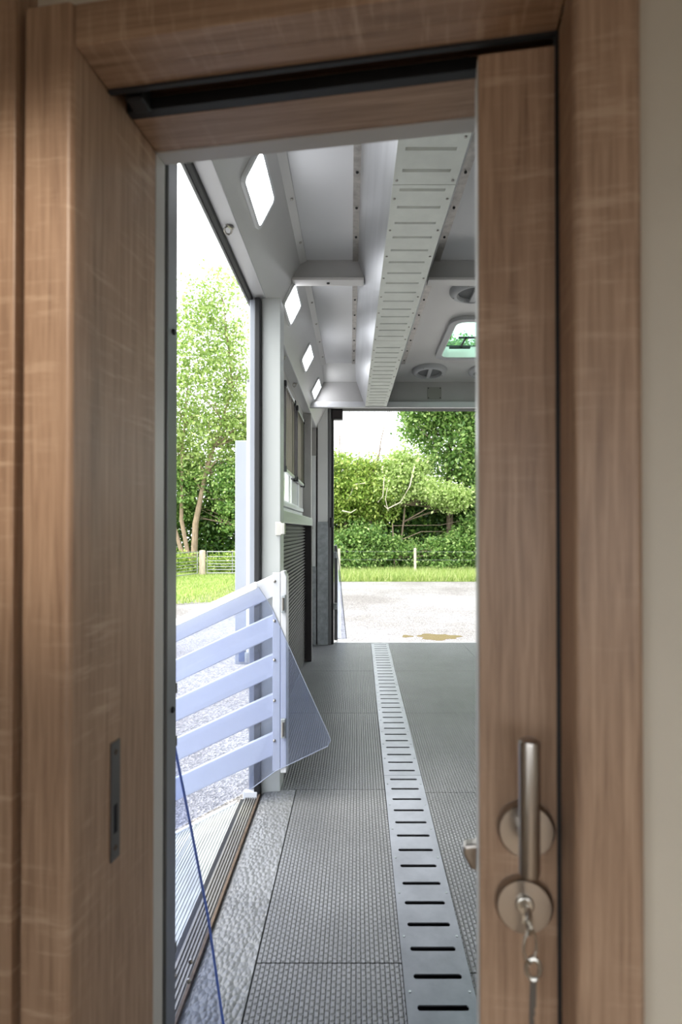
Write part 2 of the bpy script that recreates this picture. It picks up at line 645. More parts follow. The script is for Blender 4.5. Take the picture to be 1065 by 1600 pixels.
wbox('rear_latch', 'black_rubber', -0.247, -0.222, 4.995, 5.02, 1.08, 1.17, 0.003)
wbox('latch_keeper', 'nickel_key', -0.327, -0.302, 2.186, 2.20, 1.03, 1.085, 0.002)
wbox('latch_keeper', 'nickel_key', -0.303, -0.288, 2.18, 2.205, 1.035, 1.08, 0.002)

CZ_ = 2.25
# ---- rear wall: only the frame round the ramp opening
wr = struct(empty('wall_rear', (0.7, 5.05, 0)))


def rbox(name, mat, x0, x1, y0, y1, z0, z1, bevel=0.0):
    return MB().box(x0 - 0.7, x1 - 0.7, y0 - 5.05, y1 - 5.05, z0, z1).build(name, mat, wr, bevel)


rbox('header_panel', 'shadow_grey_lining', -0.43, 1.85, 4.255, 4.30, 2.045, CZ_ - 0.001)
rbox('header_lip', 'grey_ceiling_sheet', -0.43, 1.85, 4.215, 4.255, 2.006, 2.052, 0.004)
rbox('rear_header', 'wall_grey_lining', -0.43, 1.85, 5.03, 5.10, 2.19, CZ_ - 0.001)
rbox('header_seal', 'black_rubber', -0.236, 1.80, 4.99, 5.10, 2.168, 2.190, 0.003)
rbox('corner_infill', 'brown_dark_trim', -0.43, -0.25, 5.06, 5.10, 0.0, CZ_ - 0.001)
rbox('right_post', 'white_alloy', 1.74, 1.86, 5.0, 5.10, 0, 2.2, 0.003)
rbox('deck_end', 'brushed_aluminium', -0.48, 1.9, 5.085, 5.115, -0.16, 0.004, 0.002)

# ---- right wall
wrt = struct(empty('wall_right', (1.875, 2.7, 0)))
ADDED_WIN = ((1.15, 2.25), (2.75, 3.85))  # unseen windows, added to let more daylight into the horse area
RZ0, RZ1 = 1.22, 1.88
ys = [0.30] + [q for w in ADDED_WIN for q in w] + [5.10]
for a in [(ys[k], ys[k + 1], -0.16, 2.31) for k in (0, 2, 4)] + [(w[0], w[1], -0.16, RZ0) for w in ADDED_WIN] + [(w[0], w[1], RZ1, 2.31) for w in ADDED_WIN]:
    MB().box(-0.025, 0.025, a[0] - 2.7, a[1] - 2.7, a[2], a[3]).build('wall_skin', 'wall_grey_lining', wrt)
for k, w in enumerate(ADDED_WIN):
    ww = struct(empty('window_%d' % (k + 2), (1.875, w[0], RZ0)))
    L, Hh = w[1] - w[0], RZ1 - RZ0
    for a in ((0, 0.04, 0, Hh), (L - 0.04, L, 0, Hh), (0.04, L - 0.04, 0, 0.04), (0.04, L - 0.04, Hh - 0.04, Hh), (L / 2 - 0.02, L / 2 + 0.02, 0.04, Hh - 0.04)):
        MB().box(-0.03, 0.027, a[0], a[1], a[2], a[3]).build('frame', 'white_alloy', ww, 0.003)
    MB().box(0.0, 0.005, 0.04, L - 0.04, 0.04, Hh - 0.04).build('glass', 'window_glass', ww)

# ---- ceiling of the horse area
UK = 0.845                      # size of the roof fittings
CZ = 2.25
ce = struct(empty('ceiling', (0.7, 2.8, CZ)))
COFF = Vector((0.7, 2.8, CZ))


def cbuild(m, name, mat, bevel=0.0, parent=None, smooth=False):
    m.v = [tuple(Vector(q) - COFF) for q in m.v]
    return m.build(name, mat, parent or ce, bevel, smooth)


def cbox(name, mat, x0, x1, y0, y1, z0, z1, bevel=0.0):
    return cbuild(MB().box(x0, x1, y0, y1, z0, z1), name, mat, bevel)


SXB, SZB = -0.37, 2.00          # foot of the slanted side panel
SXT, SZT = -0.240, CZ           # its top
YE = 3.89                       # where the roof starts to dip to the rear header
HX0, HX1, HY0, HY1 = 0.565, 1.12, 3.07, 3.71   # roof hatch hole
RT = 0.06
# roof sheets: left bay, right bay in front of the beam, right bay round the hatch
cbox('roof_sheet', 'grey_ceiling_sheet', -0.40, 0.20, 0.30, 2.41, CZ, CZ + RT)
cbox('roof_sheet', 'grey_ceiling_sheet', -0.40, 0.20, 2.41, YE, CZ, CZ + RT)
cbox('roof_sheet', 'grey_ceiling_sheet', 0.20, 1.90, 0.30, 2.41, CZ, CZ + RT)
cbox('roof_sheet', 'warm_ceiling_sheet', 0.20, 1.90, 2.41, HY0, CZ, CZ + RT)
cbox('roof_sheet', 'warm_ceiling_sheet', 0.20, HX0, HY0, HY1, CZ, CZ + RT)
cbox('roof_sheet', 'warm_ceiling_sheet', HX1, 1.90, HY0, HY1, CZ, CZ + RT)
cbox('roof_sheet', 'warm_ceiling_sheet', 0.20, 1.90, HY1, YE, CZ, CZ + RT)
cbuild(MB().prism([(YE, CZ), (4.275, CZ - 0.037), (4.275, CZ), (5.10, CZ), (5.10, CZ + RT), (YE, CZ + RT)], -0.40, 1.90, 'x'),
       'roof_end_sheet', 'grey_white_lining')
# slanted side panel with soffit rail over the side opening
nx, nz = 0.887, -0.461
slant = [(SXB, SZB), (SXT, SZT), (SXT - 0.03 * nx, SZT - 0.03 * nz), (SXB - 0.03 * nx, SZB - 0.03 * nz)]
cbuild(MB().prism(slant, 0.30, 5.06), 'slant_panel', 'grey_white_lining')
cbox('soffit_rail', 'grey_ceiling_sheet', -0.43, SXB, 0.62, 5.04, TOPZ, TOPZ + 0.02, 0.002)
cbox('outer_skin', 'white_alloy', -0.448, -0.438, 0.62, 5.10, TOPZ, CZ + RT)
cbox('opening_seal', 'black_rubber', -0.437, -0.420, 1.05, 2.20, TOPZ - 0.012, TOPZ + 0.006, 0.003)
cbox('opening_frame', 'near_post_grey', -0.448, -0.438, 1.05, 2.26, TOPZ - 0.014, TOPZ - 0.001, 0.003)
# corner strip with screws
cbuild(MB().prism([(-0.250, CZ - 0.020), (-0.222, CZ - 0.005), (-0.222, CZ + 0.01), (-0.254, CZ + 0.01)], 0.8, YE), 'corner_trim', 'grey_white_lining')
for k in range(9):
    Y = 1.35 + k * 0.295
    cbuild(MB().lathe([(0.006, 0), (0.006, -0.004), (0.003, -0.006)], (-0.233, Y, CZ - 0.010), 'z', 8), 'screw', 'satin_steel')


# slotted air duct under the roof, slightly askew
def dux(Y, k):
    s = (Y / UK - 1.5) / 3.54
    return UK * {'bl': lerp(0.122, 0.077, s), 'br': lerp(0.3295, 0.273, s), 'tl': lerp(0.020, -0.020, s), 'tr': lerp(0.425, 0.372, s)}[k]


# roof cross beams
BY, BZ = 2.39, 2.165


def slx(z):
    return lerp(SXB, SXT, (z - SZB) / (SZT - SZB))


def dsx(z, side):
    t = (z - 2.012) / (CZ - 2.012)
    return lerp(dux(BY, 'bl'), dux(BY, 'tl'), t) if side == 'l' else lerp(dux(BY, 'br'), dux(BY, 'tr'), t)


def beam(xa0, xa1, xb0, xb1):
    m = MB()
    m.hexa([(xb0, BY, BZ), (xb1, BY, BZ), (xb1, BY + 0.045, BZ), (xb0, BY + 0.045, BZ),
            (xa0, BY + 0.012, CZ), (xa1, BY + 0.012, CZ), (xa1, BY + 0.045, CZ), (xa0, BY + 0.045, CZ)])
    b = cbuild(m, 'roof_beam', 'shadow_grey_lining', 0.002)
    m = MB().box(xb0 + 0.002, xb1 - 0.002, BY - 0.006, BY + 0.055, BZ - 0.012, BZ)
    m.v = [tuple(Vector(q) - COFF) for q in m.v]
    m.build('beam_flange', 'warm_ceiling_sheet', b, 0.002)
    m = MB().lathe([(0.007, 0), (0.007, -0.003)], ((lerp(xb0, xb1, 0.5)), BY + 0.025, BZ - 0.012), 'z', 10)
    m.v = [tuple(Vector(q) - COFF) for q in m.v]
    m.build('screw', 'black_rubber', b)


beam(slx(CZ), dsx(CZ, 'l'), slx(BZ) - 0.004, dsx(BZ, 'l'))
beam(dsx(CZ, 'r'), 1.84, dsx(BZ, 'r'), 1.84)

# ---- partition and doorway between the living cabin and the horse area (turned 8.6 degrees)
TH = math.radians(8.6)
wn = struct(empty('wall_front'))
wn.rotation_euler.z = -TH


def wnbox(name, mat, u0, u1, v0, v1, z0, z1, bevel=0.0, parent=None):
    return MB().box(u0, u1, v0, v1, z0, z1).build(name, mat, parent or wn, bevel)


VF, VD0, VD1, VB, VW = 0.488, 0.544, 0.592, 0.647, 0.668
UL, UR = -0.357, 0.113          # door frame reveals
ZT = EYE + 0.481                # underside of the lintel
wnbox('partition_panel', 'cream_wall_paint', 0.169, 2.05, 0.512, 0.54, 0, 2.47)
wnbox('partition_panel', 'cream_wall_paint', -0.58, 0.169, 0.512, 0.54, ZT + 0.042, 2.47)
wnbox('partition_lining', 'white_edge_trim', 0.113, 2.05, 0.60, VW, -0.02, 2.50)
wnbox('partition_lining', 'white_edge_trim', -0.66, 0.113, 0.60, VW, ZT + 0.05, 2.50)
wnbox('partition_lining', 'white_edge_trim', -0.66, UL - 0.03, 0.56, VW, -0.02, ZT + 0.05)

df = struct(empty('door_1'), 'sonoma oak door frame with casing round the sliding doorway')
df.rotation_euler.z = -TH
wood_v, wood_h = 'oak_laminate_vertical', 'oak_laminate_horizontal'


def dbox(name, mat, u0, u1, v0, v1, z0, z1, bevel=0.0, parent=None):
    return MB().box(u0, u1, v0, v1, z0, z1).build(name, mat, parent or df, bevel)


# left casing: softly rounded front edge toward the opening
def rounded(u0, u1, v0, v1, r, side):
    pts = []
    if side == 'r':
        pts = [(u0, v1), (u0, v0 + 0.004), (u0 + 0.004, v0)]
        for k in range(7):
            a = math.pi / 2 * k / 6
            pts.append((u1 - r + r * math.sin(a), v0 + r - r * math.cos(a)))
        pts.append((u1, v1))
    else:
        pts = [(u1, v1), (u1, v0 + 0.004), (u1 - 0.004, v0)]
        for k in range(7):
            a = math.pi / 2 * k / 6
            pts.append((u0 + r - r * math.sin(a), v0 + r - r * math.cos(a)))
        pts.append((u0, v1))
        pts.reverse()
    return pts


MB().prism(rounded(-0.412, UL, VF - 0.003, VF + 0.03, 0.006, 'r'), 0, ZT + 0.042, 'z').build('casing', wood_v, df, smooth=True)
MB().prism(rounded(UR + 0.001, 0.169, VF - 0.003, VF + 0.03, 0.006, 'l'), 0, ZT + 0.042, 'z').build('casing', wood_v, df, smooth=True)
dbox('head_casing', wood_h, UL + 0.0005, UR + 0.0005, VF, VF + 0.03, ZT, ZT + 0.042, 0.001)
dbox('side_panel', wood_v, -0.60, -0.4170, VF - 0.006, VF + 0.03, 0, 2.3, 0.001)
# reveals in front of the door slot
dbox('jamb_lining', wood_v, UL - 0.03, UL - 0.0012, VF + 0.0305, 0.5075, 0, ZT, 0.0008)
dbox('jamb_lining', wood_v, UL - 0.03, UL - 0.0012, 0.508, VB, 0, ZT + 0.02, 0.0008)
dbox('jamb_lining', wood_v, UR + 0.0012, UR + 0.03, VF + 0.0305, VD0 - 0.002, 0, ZT, 0.0008)
dbox('head_lining', wood_h, UL, UR, VF + 0.0305, VD0, ZT + 0.0012, ZT + 0.03, 0.0008)
# rear half of the frame behind the slot
dbox('head_lining', wood_h, UL, UR + 0.6, VD1, VB, ZT + 0.004, ZT + 0.03, 0.0008)
dbox('slot_back', 'dark_wood_core', UL, UR + 0.6, VD1, VB - 0.01, ZT + 0.0305, ZT + 0.2)
dbox('slot_front', 'dark_wood_core', UL, UR + 0.6, VD0 - 0.02, VD0 - 0.002, ZT + 0.0305, ZT + 0.2)
dbox('slot_roof', 'dark_wood_core', UL, UR + 0.6, VD0, VD1, ZT + 0.075, ZT + 0.2)
dbox('slot_brush', 'black_rubber', UL, 0.6, VD1 - 0.012, VD1 - 0.0005, ZT + 0.004, ZT + 0.018)
dbox('slot_brush', 'black_rubber', UL - 0.0, UR, VD0 - 0.001, VD0 + 0.004, ZT - 0.002, ZT + 0.012)
dbox('door_stop', 'black_rubber', UL + 0.012, UL + 0.032, VD0 + 0.012, VD1 - 0.015, ZT - 0.002, ZT + 0.074, 0.002)
dbox('slot_end', 'dark_wood_core', UL - 0.03, UL, VD0 + 0.004, VD1 - 0.004, ZT + 0.022, ZT + 0.2)
dbox('slide_track', 'brushed_aluminium', UL + 0.034, UR + 0.55, VD0 + 0.012, VD1 - 0.014, ZT + 0.045, ZT + 0.075)
dbox('edge_trim', 'white_edge_trim', UL - 0.03, UL - 0.001, VB + 0.0005, VW + 0.003, -0.02, ZT + 0.03, 0.001)
dbox('edge_trim', 'white_edge_trim', UL - 0.001, 0.12, VB + 0.0005, VW + 0.003, ZT + 0.003, ZT + 0.03, 0.001)
# black strip standing in for the dark gap at the door pocket mouth
dbox('pocket_gap_dark', 'black_rubber', UR - 0.0022, UR + 0.006, VD0 - 0.0015, VD0 + 0.006, 0, ZT, 0)
dbox('pocket_back', 'dark_wood_core', UR, UR + 0.6, VD1 + 0.004, VD1 + 0.008, 0, ZT + 0.004)
# strike plate
sp = MB()
sp.v, sp.f = [], []
uu = UL - 0.0008
for (v0, v1, z0, z1) in ((0.554, 0.5705, 0.684, 0.713), (0.554, 0.5705, 0.745, 0.815), (0.554, 0.5585, 0.713, 0.745), (0.566, 0.5705, 0.713, 0.745)):
    sp.box(uu - 0.002, uu + 0.0012, v0, v1, z0, z1)
s = sp.build('strike_plate', 'dark_strike_steel', df)
MB().box(uu - 0.0015, uu - 0.0002, 0.5585, 0.566, 0.713, 0.745).build('bolt_hole', 'channel_black', s)
for z in (0.803, 0.697):
    MB().lathe([(0.003, 0), (0.003, 0.0007), (0.001, 0.0004)], (uu + 0.0012, 0.562, z), 'x', 10).build('screw', 'rust_edge', s)

# ---- living cabin round the camera
cf = struct(MB().box(-0.50, 1.9, -2.3, 0.60, -0.16, 0.0).build('floor_cabin', 'cabin_floor_vinyl'))
cc = struct(MB().box(-0.50, 1.9, -2.3, 0.62, 2.05, 2.12).build('ceiling_cabin', 'cabin_ceiling_lining'))
wb = struct(empty('wall_back', (0.7, -2.33, 0)))
for a in ((-0.50, -0.30, 0, 2.3), (1.30, 1.9, 0, 2.3), (-0.30, 1.30, 0, 0.45), (-0.30, 1.30, 1.40, 2.3)):  # gap left in this unseen wall, added to light the doorway from behind
    MB().box(a[0] - 0.7, a[1] - 0.7, -0.03, 0.03, a[2], a[3]).build('cabin_panel', 'cream_wall_paint', wb)
cl = struct(empty('wall_cabin_left', (-0.5, -1, 0)))
for a in ((-0.53, -0.48, -2.36, -1.95, 0, 2.3), (-0.53, -0.48, -0.22, 0.66, 0, 2.3), (-0.53, -0.48, -1.95, -0.22, 0, 0.42), (-0.53, -0.48, -1.95, -0.22, 1.36, 2.3)):  # open span out of view, added for daylight from the left
    MB().box(a[0] + 0.5, a[1] + 0.5, a[2] + 1, a[3] + 1, a[4], a[5]).build('cabin_panel', 'cream_wall_paint', cl)
cr = struct(empty('wall_cabin_right', (1.9, -1, 0)))
for a in ((1.85, 1.90, -2.36, -1.0, 0, 2.3), (1.85, 1.90, -1.0, 0.62, 0, 2.3)):
    MB().box(a[0] - 1.9, a[1] - 1.9, a[2] + 1, a[3] + 1, a[4], a[5]).build('cabin_panel', 'cream_wall_paint', cr)
# unseen spot added under the cabin ceiling to brighten the doorway's left casing
rs = empty('casing_fill_spot', (-0.40, -0.75, 2.05))
tag(rs, 'added steel fill spot behind the viewer, brightening the left door casing', 'fill light')
MB().lathe([(0.035, 0), (0.035, -0.012), (0.012, -0.014), (0.012, -0.05)], (0, 0, 0), 'z', 20).build('base', 'satin_steel', rs, smooth=True)
MB().tube([(0, 0, -0.05), (0, 0.04, -0.075), (0, 0.08, -0.10)], [0.026, 0.03, 0.034], 16, cap=False).build('shade', 'satin_steel', rs, smooth=True)
ld = bpy.data.lights.new('casing_fill_lamp', 'SPOT')
ld.energy = 26
ld.spot_size = math.radians(22)
ld.spot_blend = 0.9
ld.shadow_soft_size = 0.03
ld.color = (1.0, 0.88, 0.74)
lo_ = bpy.data.objects.new('casing_fill_lamp', ld)
COL.objects.link(lo_)
lo_.parent = rs
lo_.location = (0, 0.09, -0.11)
lo_.rotation_euler = (Vector((-0.305, 0.54, 1.22)) - Vector((-0.40, -0.66, 1.94))).to_track_quat('-Z', 'Y').to_euler()

# ---- ground outside
GZ = -0.95
gr = struct(MB().box(-60, 60, -40, 21.3, GZ - 0.2, GZ).build('ground', 'gravel'), 'pale gravel yard behind the lorry')
ve = struct(MB().box(-4.5, 60, 21.3, 60, GZ - 0.2, GZ + 0.04).build('verge', 'turf'), 'grass verge along the foot of the hedge')
m = MB()
m.prism([(-60, 12.2), (-9.5, 12.4), (-5.6, 14.2), (-4.5, 17.5), (-4.5, 60), (-60, 60)], GZ - 0.2, GZ + 0.04, 'z')
la = struct(m.build('lawn', 'field_turf'), 'green lawn in front of the metal field gates')

# ================================================================== THINGS
# ---- sliding door
sd_ = empty('sliding_door', (0, 0, 0))
sd_.rotation_euler.z = -TH
tag(sd_, 'oak veneered sliding door half pushed into its wall pocket', 'door')
DU0 = 0.0386
MB().box(DU0, 0.50, VD0, VD1 - 0.008, 0.004, ZT - 0.012).build('door_leaf', wood_v, sd_, 0.0012)
MB().box(DU0 - 0.0006, DU0 + 0.0006, VD0 + 0.0025, VD1 - 0.0105, 0.006, ZT - 0.015).build('edge_band', 'white_edge_trim', sd_)
rose_prof = [(0.0265, 0), (0.0265, -0.006), (0.0245, -0.0085), (0.010, -0.009)]
h1 = MB().lathe(rose_prof, (0.0815, VD0, 0.765), 'y', 40).build('handle_rose', 'satin_steel', sd_, smooth=True)
MB().tube([(0.0815, VD0 - 0.008, 0.765), (0.0815, VD0 - 0.030, 0.765), (0.080, VD0 - 0.040, 0.765)], [0.009, 0.008, 0.008], 16).build('handle_neck', 'satin_steel', h1, smooth=True)
bar = MB()
bar.lathe([(0.006, 0), (0.0085, 0.0015), (0.0092, 0.004), (0.0092, 0.117), (0.0085, 0.1195), (0.006, 0.121)], (0.0785, 0.500, 0.745), 'z', 28)
bar.build('lever_bar', 'satin_steel', h1, smooth=True)
h2 = MB().lathe(rose_prof, (0.0795, VD0, 0.6935), 'y', 40).build('lock_rose', 'satin_steel', sd_, smooth=True)
m = MB()
m.lathe([(0.0085, 0), (0.0085, -0.003), (0.007, -0.004)], (0.0795, VD0 - 0.0085, 0.697), 'y', 24)
m.box(0.0757, 0.0833, VD0 - 0.012, VD0 - 0.008, 0.680, 0.697)
m.build('lock_cylinder', 'nickel_key', h2, 0.0008)
# lever on the far face
rr = MB().lathe([(0.026, 0), (0.026, 0.006), (0.0245, 0.009), (0.01, 0.009)], (0.0815, VD1 - 0.008, 0.72), 'y', 32).build('handle_rose', 'satin_steel', sd_, smooth=True)
MB().tube([(0.0815, VD1, 0.72), (0.0815, VD1 + 0.035, 0.72)], 0.008, 14).build('handle_neck', 'satin_steel', rr, smooth=True)
m = MB()
poly = [(0.095, 0.712), (0.095, 0.700), (0.046, 0.668), (0.034, 0.672), (0.0255, 0.688), (0.0262, 0.697), (0.040, 0.700), (0.075, 0.733), (0.088, 0.733)]
m.prism(poly, VD1 + 0.030, VD1 + 0.045)
m.build('lever_bar', 'satin_steel', rr, 0.003)

# ---- keys
ky = empty('door_key', (0, 0, 0))
ky.rotation_euler.z = -TH
tag(ky, 'steel key standing in the sliding door lock', 'key')
kc = (0.0795, 0.697)
m = MB()
m.box(kc[0] - 0.001, kc[0] + 0.001, VD0 - 0.020, VD0 - 0.0125, kc[1] - 0.003, kc[1] + 0.003)
m.build('key_blade', 'nickel_key', ky)
m = MB()
pts = []
for k in range(13):
    a = 2 * math.pi * k / 12
    pts.append((kc[0], VD0 - 0.031 + 0.009 * math.cos(a), kc[1] + 0.010 * math.sin(a)))
m.tube(pts, 0.0022, 8, cap=False)
m.build('key_bow', 'nickel_key', ky, smooth=True)
kr = empty('spare_key', (0, 0, 0))
kr.rotation_euler.z = -TH
tag(kr, 'second steel key hanging on a split ring below the door lock', 'key')
pts = []
RC = (0.0805, VD0 - 0.034, 0.676)
for k in range(17):
    a = 2 * math.pi * k / 16
    pts.append((RC[0] + 0.006 * math.cos(a), RC[1] + 0.003 * math.cos(a), RC[2] + 0.0145 * math.sin(a)))
MB().tube(pts, 0.0012, 8, cap=False).build('split_ring', 'nickel_key', kr, smooth=True)
m = MB()
pts = []
for k in range(13):
    a = 2 * math.pi * k / 12
    pts.append((0.0835 + 0.006 * math.cos(a), VD0 - 0.032, 0.655 + 0.0095 * math.sin(a)))
m.tube(pts, 0.0022, 8, cap=False)
m.build('key_bow', 'nickel_key', kr, smooth=True)
m = MB()
poly = [(0.0805, 0.646), (0.0862, 0.646), (0.0855, 0.622), (0.0842, 0.620), (0.0850, 0.616), (0.0835, 0.612), (0.0845, 0.607), (0.0830, 0.602), (0.0805, 0.600), (0.0795, 0.604)]
m.prism(poly, VD0 - 0.0332, VD0 - 0.0312)
m.build('key_blade', 'dark_strike_steel', kr)

# ---- drain cover plates with open slots
drn = empty('floor_drain', (0.19, DRY0, -0.02))
tag(drn, 'long slotted metal drain cover running down the rubber floor', 'drain')
DOFF = Vector((0.19, DRY0, -0.02))


def dput(m, name, mat, par=None, bev=0):
    m.v = [tuple(Vector(q) - DOFF) for q in m.v]
    return m.build(name, mat, par or drn, bev)


PIT = 0.0843
SL0 = 1.2012 - 4 * PIT
segs = [(0.86, 2.335), (2.335, 3.70), (3.70, 5.06)]
PZ = 0.004
for (ya, yb) in segs:
    m = MB()
    ya2, yb2 = ya + 0.0012, yb - 0.0012

    def strip(y0, y1, f0, f1):
        a0, a1 = drx(y0) + f0 * DRW, drx(y0) + f1 * DRW
        b0, b1 = drx(y1) + f0 * DRW, drx(y1) + f1 * DRW
        m.hexa([(a0, y0, 0.0012), (a1, y0, 0.0012), (b1, y1, 0.0012), (b0, y1, 0.0012), (a0, y0, PZ), (a1, y0, PZ), (b1, y1, PZ), (b0, y1, PZ)])
    slots = [SL0 + k * PIT for k in range(60) if ya + 0.015 < SL0 + k * PIT < yb - 0.015]
    strip(ya2, yb2, 0.0, 0.15)
    strip(ya2, yb2, 0.865, 1.0)
    cur = ya2
    sw = 0.0072
    for sy in slots:
        strip(cur, sy - sw, 0.15, 0.865)
        # rounded slot ends
        for f, sgn in ((0.15, 1), (0.865, -1)):
            xb = drx(sy) + f * DRW
            for q in (-1, 1):
                n = len(m.v)
                m.v += [(xb, sy + q * sw, PZ), (xb + sgn * 0.004, sy + q * sw, PZ), (xb, sy + q * sw * 0.45, PZ),
                        (xb, sy + q * sw, 0.0012), (xb + sgn * 0.004, sy + q * sw, 0.0012), (xb, sy + q * sw * 0.45, 0.0012)]
                m.f += [(n, n + 1, n + 2), (n + 3, n + 5, n + 4), (n + 1, n + 4, n + 5, n + 2)]
        cur = sy + sw
    strip(cur, yb2, 0.15, 0.865)
    pl = dput(m, 'cover_plate', 'drain_alloy')
    k = 0
    for sy in slots[1::2]:
        for f in (0.07, 0.93):
            q = MB().lathe([(0.0035, 0), (0.0035, 0.0012), (0.0015, 0.0006)], (drx(sy) + f * DRW, sy + PIT * 0.5, PZ), 'z', 8)
            dput(q, 'screw', 'galvanised_steel', pl)
m = MB()
m.hexa([(drx(0.86), 0.86, -0.0195), (drx(0.86) + DRW, 0.86, -0.0195), (drx(5.06) + DRW, 5.06, -0.0195), (drx(5.06), 5.06, -0.0195),
        (drx(0.86), 0.86, -0.017), (drx(0.86) + DRW, 0.86, -0.017), (drx(5.06) + DRW, 5.06, -0.017), (drx(5.06), 5.06, -0.017)])
dput(m, 'channel', 'channel_black')

# ---- slotted air duct
du = empty('ceiling_duct', (0.2, 2.8, 2.012))
tag(du, 'long slotted metal duct running along the lorry ceiling', 'duct')
UOFF = Vector((0.2, 2.8, 2.012))


def uput(m, name, mat, par=None, bev=0):
    m.v = [tuple(Vector(q) - UOFF) for q in m.v]
    return m.build(name, mat, par or du, bev)


DZ = 2.012
DY0, DY1 = 0.70, 4.22
for ya, yb in ((DY0, 1.505), (1.505, 2.75), (2.75, DY1)):
    m = MB()

    def ustrip(y0, y1, f0, f1, z0=DZ, z1=DZ + 0.004):
        P = lambda y, f, z: (lerp(dux(y, 'bl'), dux(y, 'br'), f), y, z)
        m.hexa([P(y0, f0, z0), P(y0, f1, z0), P(y1, f1, z0), P(y1, f0, z0), P(y0, f0, z1), P(y0, f1, z1), P(y1, f1, z1), P(y1, f0, z1)])
    ss = [1.362 - 7 * 0.0828 + k * 0.0828 for k in range(50)]
    ss = [q for q in ss if ya + 0.02 < q < yb - 0.02]
    ustrip(ya + 0.001, yb - 0.001, 0, 0.12)
    ustrip(ya + 0.001, yb - 0.001, 0.86, 1)
    cur = ya + 0.001
    for q in ss:
        ustrip(cur, q - 0.006, 0.12, 0.86)
        # pressed louvre lip hanging over the slot
        P = lambda y, f, z: (lerp(dux(y, 'bl'), dux(y, 'br'), f), y, z)
        n = len(m.v)
        m.v += [P(q + 0.007, 0.12, DZ), P(q + 0.007, 0.86, DZ), P(q - 0.003, 0.845, DZ + 0.010), P(q - 0.003, 0.135, DZ + 0.010),
                P(q + 0.009, 0.12, DZ + 0.002), P(q + 0.009, 0.86, DZ + 0.002), P(q - 0.001, 0.845, DZ + 0.012), P(q - 0.001, 0.135, DZ + 0.012)]
        m.f += [(n, n + 1, n + 2, n + 3), (n + 7, n + 6, n + 5, n + 4), (n, n + 4, n + 5, n + 1), (n + 2, n + 6, n + 7, n + 3), (n, n + 3, n + 7, n + 4), (n + 1, n + 5, n + 6, n + 2)]
        cur = q + 0.007
    ustrip(cur, yb - 0.001, 0.12, 0.86)
    pl = uput(m, 'louvre_plate', 'slotted_duct_alloy')
    for q in ss[::2]:
        for f in (0.055, 0.935):
            y = q + 0.0414
            s = MB().lathe([(0.004, 0), (0.004, -0.002), (0.002, -0.003)], (lerp(dux(y, 'bl'), dux(y, 'br'), f), y, DZ), 'z', 8)
            uput(s, 'screw', 'satin_steel', pl)


def usheet(k0, z0, k1, z1, th):
    m = MB()
    P = lambda y, k, z, o: (dux(y, k) + o, y, z)
    m.hexa([P(DY0, k0, z0, 0), P(DY0, k0, z0, th), P(DY1, k0, z0, th), P(DY1, k0, z0, 0),
            P(DY0, k1, z1, 0), P(DY0, k1, z1, th), P(DY1, k1, z1, th), P(DY1, k1, z1, 0)])
    return m


uput(usheet('bl', DZ + 0.002, 'tl', CZ, 0.004), 'side_sheet', 'brushed_aluminium_long')
uput(usheet('br', DZ + 0.002, 'tr', CZ, -0.004), 'side_sheet', 'brushed_aluminium_long')
for k, o0, o1 in (('tl', -0.022, 0.004), ('tr', -0.004, 0.026)):
    m = MB()
    m.hexa([(dux(DY0, k) + o0, DY0, CZ - 0.007), (dux(DY0, k) + o1, DY0, CZ - 0.007), (dux(YE, k) + o1, YE, CZ - 0.007), (dux(YE, k) + o0, YE, CZ - 0.007),
            (dux(DY0, k) + o0, DY0, CZ), (dux(DY0, k) + o1, DY0, CZ), (dux(YE, k) + o1, YE, CZ), (dux(YE, k) + o0, YE, CZ)])
    fl = uput(m, 'fixing_strip', 'strip_metal')
    for i in range(14):
        y = 1.2 + i * 0.2
        if abs(y - BY) < 0.06:
            continue
        s = MB().lathe([(0.005, 0), (0.005, -0.003), (0.003, -0.005)], (dux(y, k) + (o0 + o1) / 2, y, CZ - 0.007), 'z', 8)
        uput(s, 'screw', 'black_rubber', fl)

# ---- square LED lights on the slanted panel
M_SL = Matrix(((0, 0.461, 0.887), (1, 0, 0), (0, 0.887, -0.461)))


def rrect(w, h, r, n=5):
    pts = []
    for cx, cy, a0 in ((w / 2 - r, h / 2 - r, 0), (-w / 2 + r, h / 2 - r, 90), (-w / 2 + r, -h / 2 + r, 180), (w / 2 - r, -h / 2 + r, 270)):
        for k in range(n + 1):
            a = math.radians(a0 + 90 * k / n)
            pts.append((cx + r * math.cos(a), cy + r * math.sin(a)))
    return pts


def ring(outer, inner, z0, z1):
    m = MB()
    k = len(outer)
    for pts, z in ((outer, z0), (outer, z1), (inner, z1), (inner, z0)):
        m.v += [(p[0], p[1], z) for p in pts]
    for a, b in ((0, 1), (1, 2), (2, 3), (3, 0)):
        for i in range(k):
            j = (i + 1) % k
            m.f.append((a * k + i, a * k + j, b * k + j, b * k + i))
    return m


def led_light():
    r = empty('ceiling_light')
    ring(rrect(0.268, 0.128, 0.024), rrect(0.240, 0.102, 0.014), 0.0, 0.012).build('bezel', 'white_alloy', r, 0.002)
    MB().prism(rrect(0.240, 0.102, 0.014), 0.002, 0.009, 'z').build('diffuser', 'led_diffuser', r)
    return r


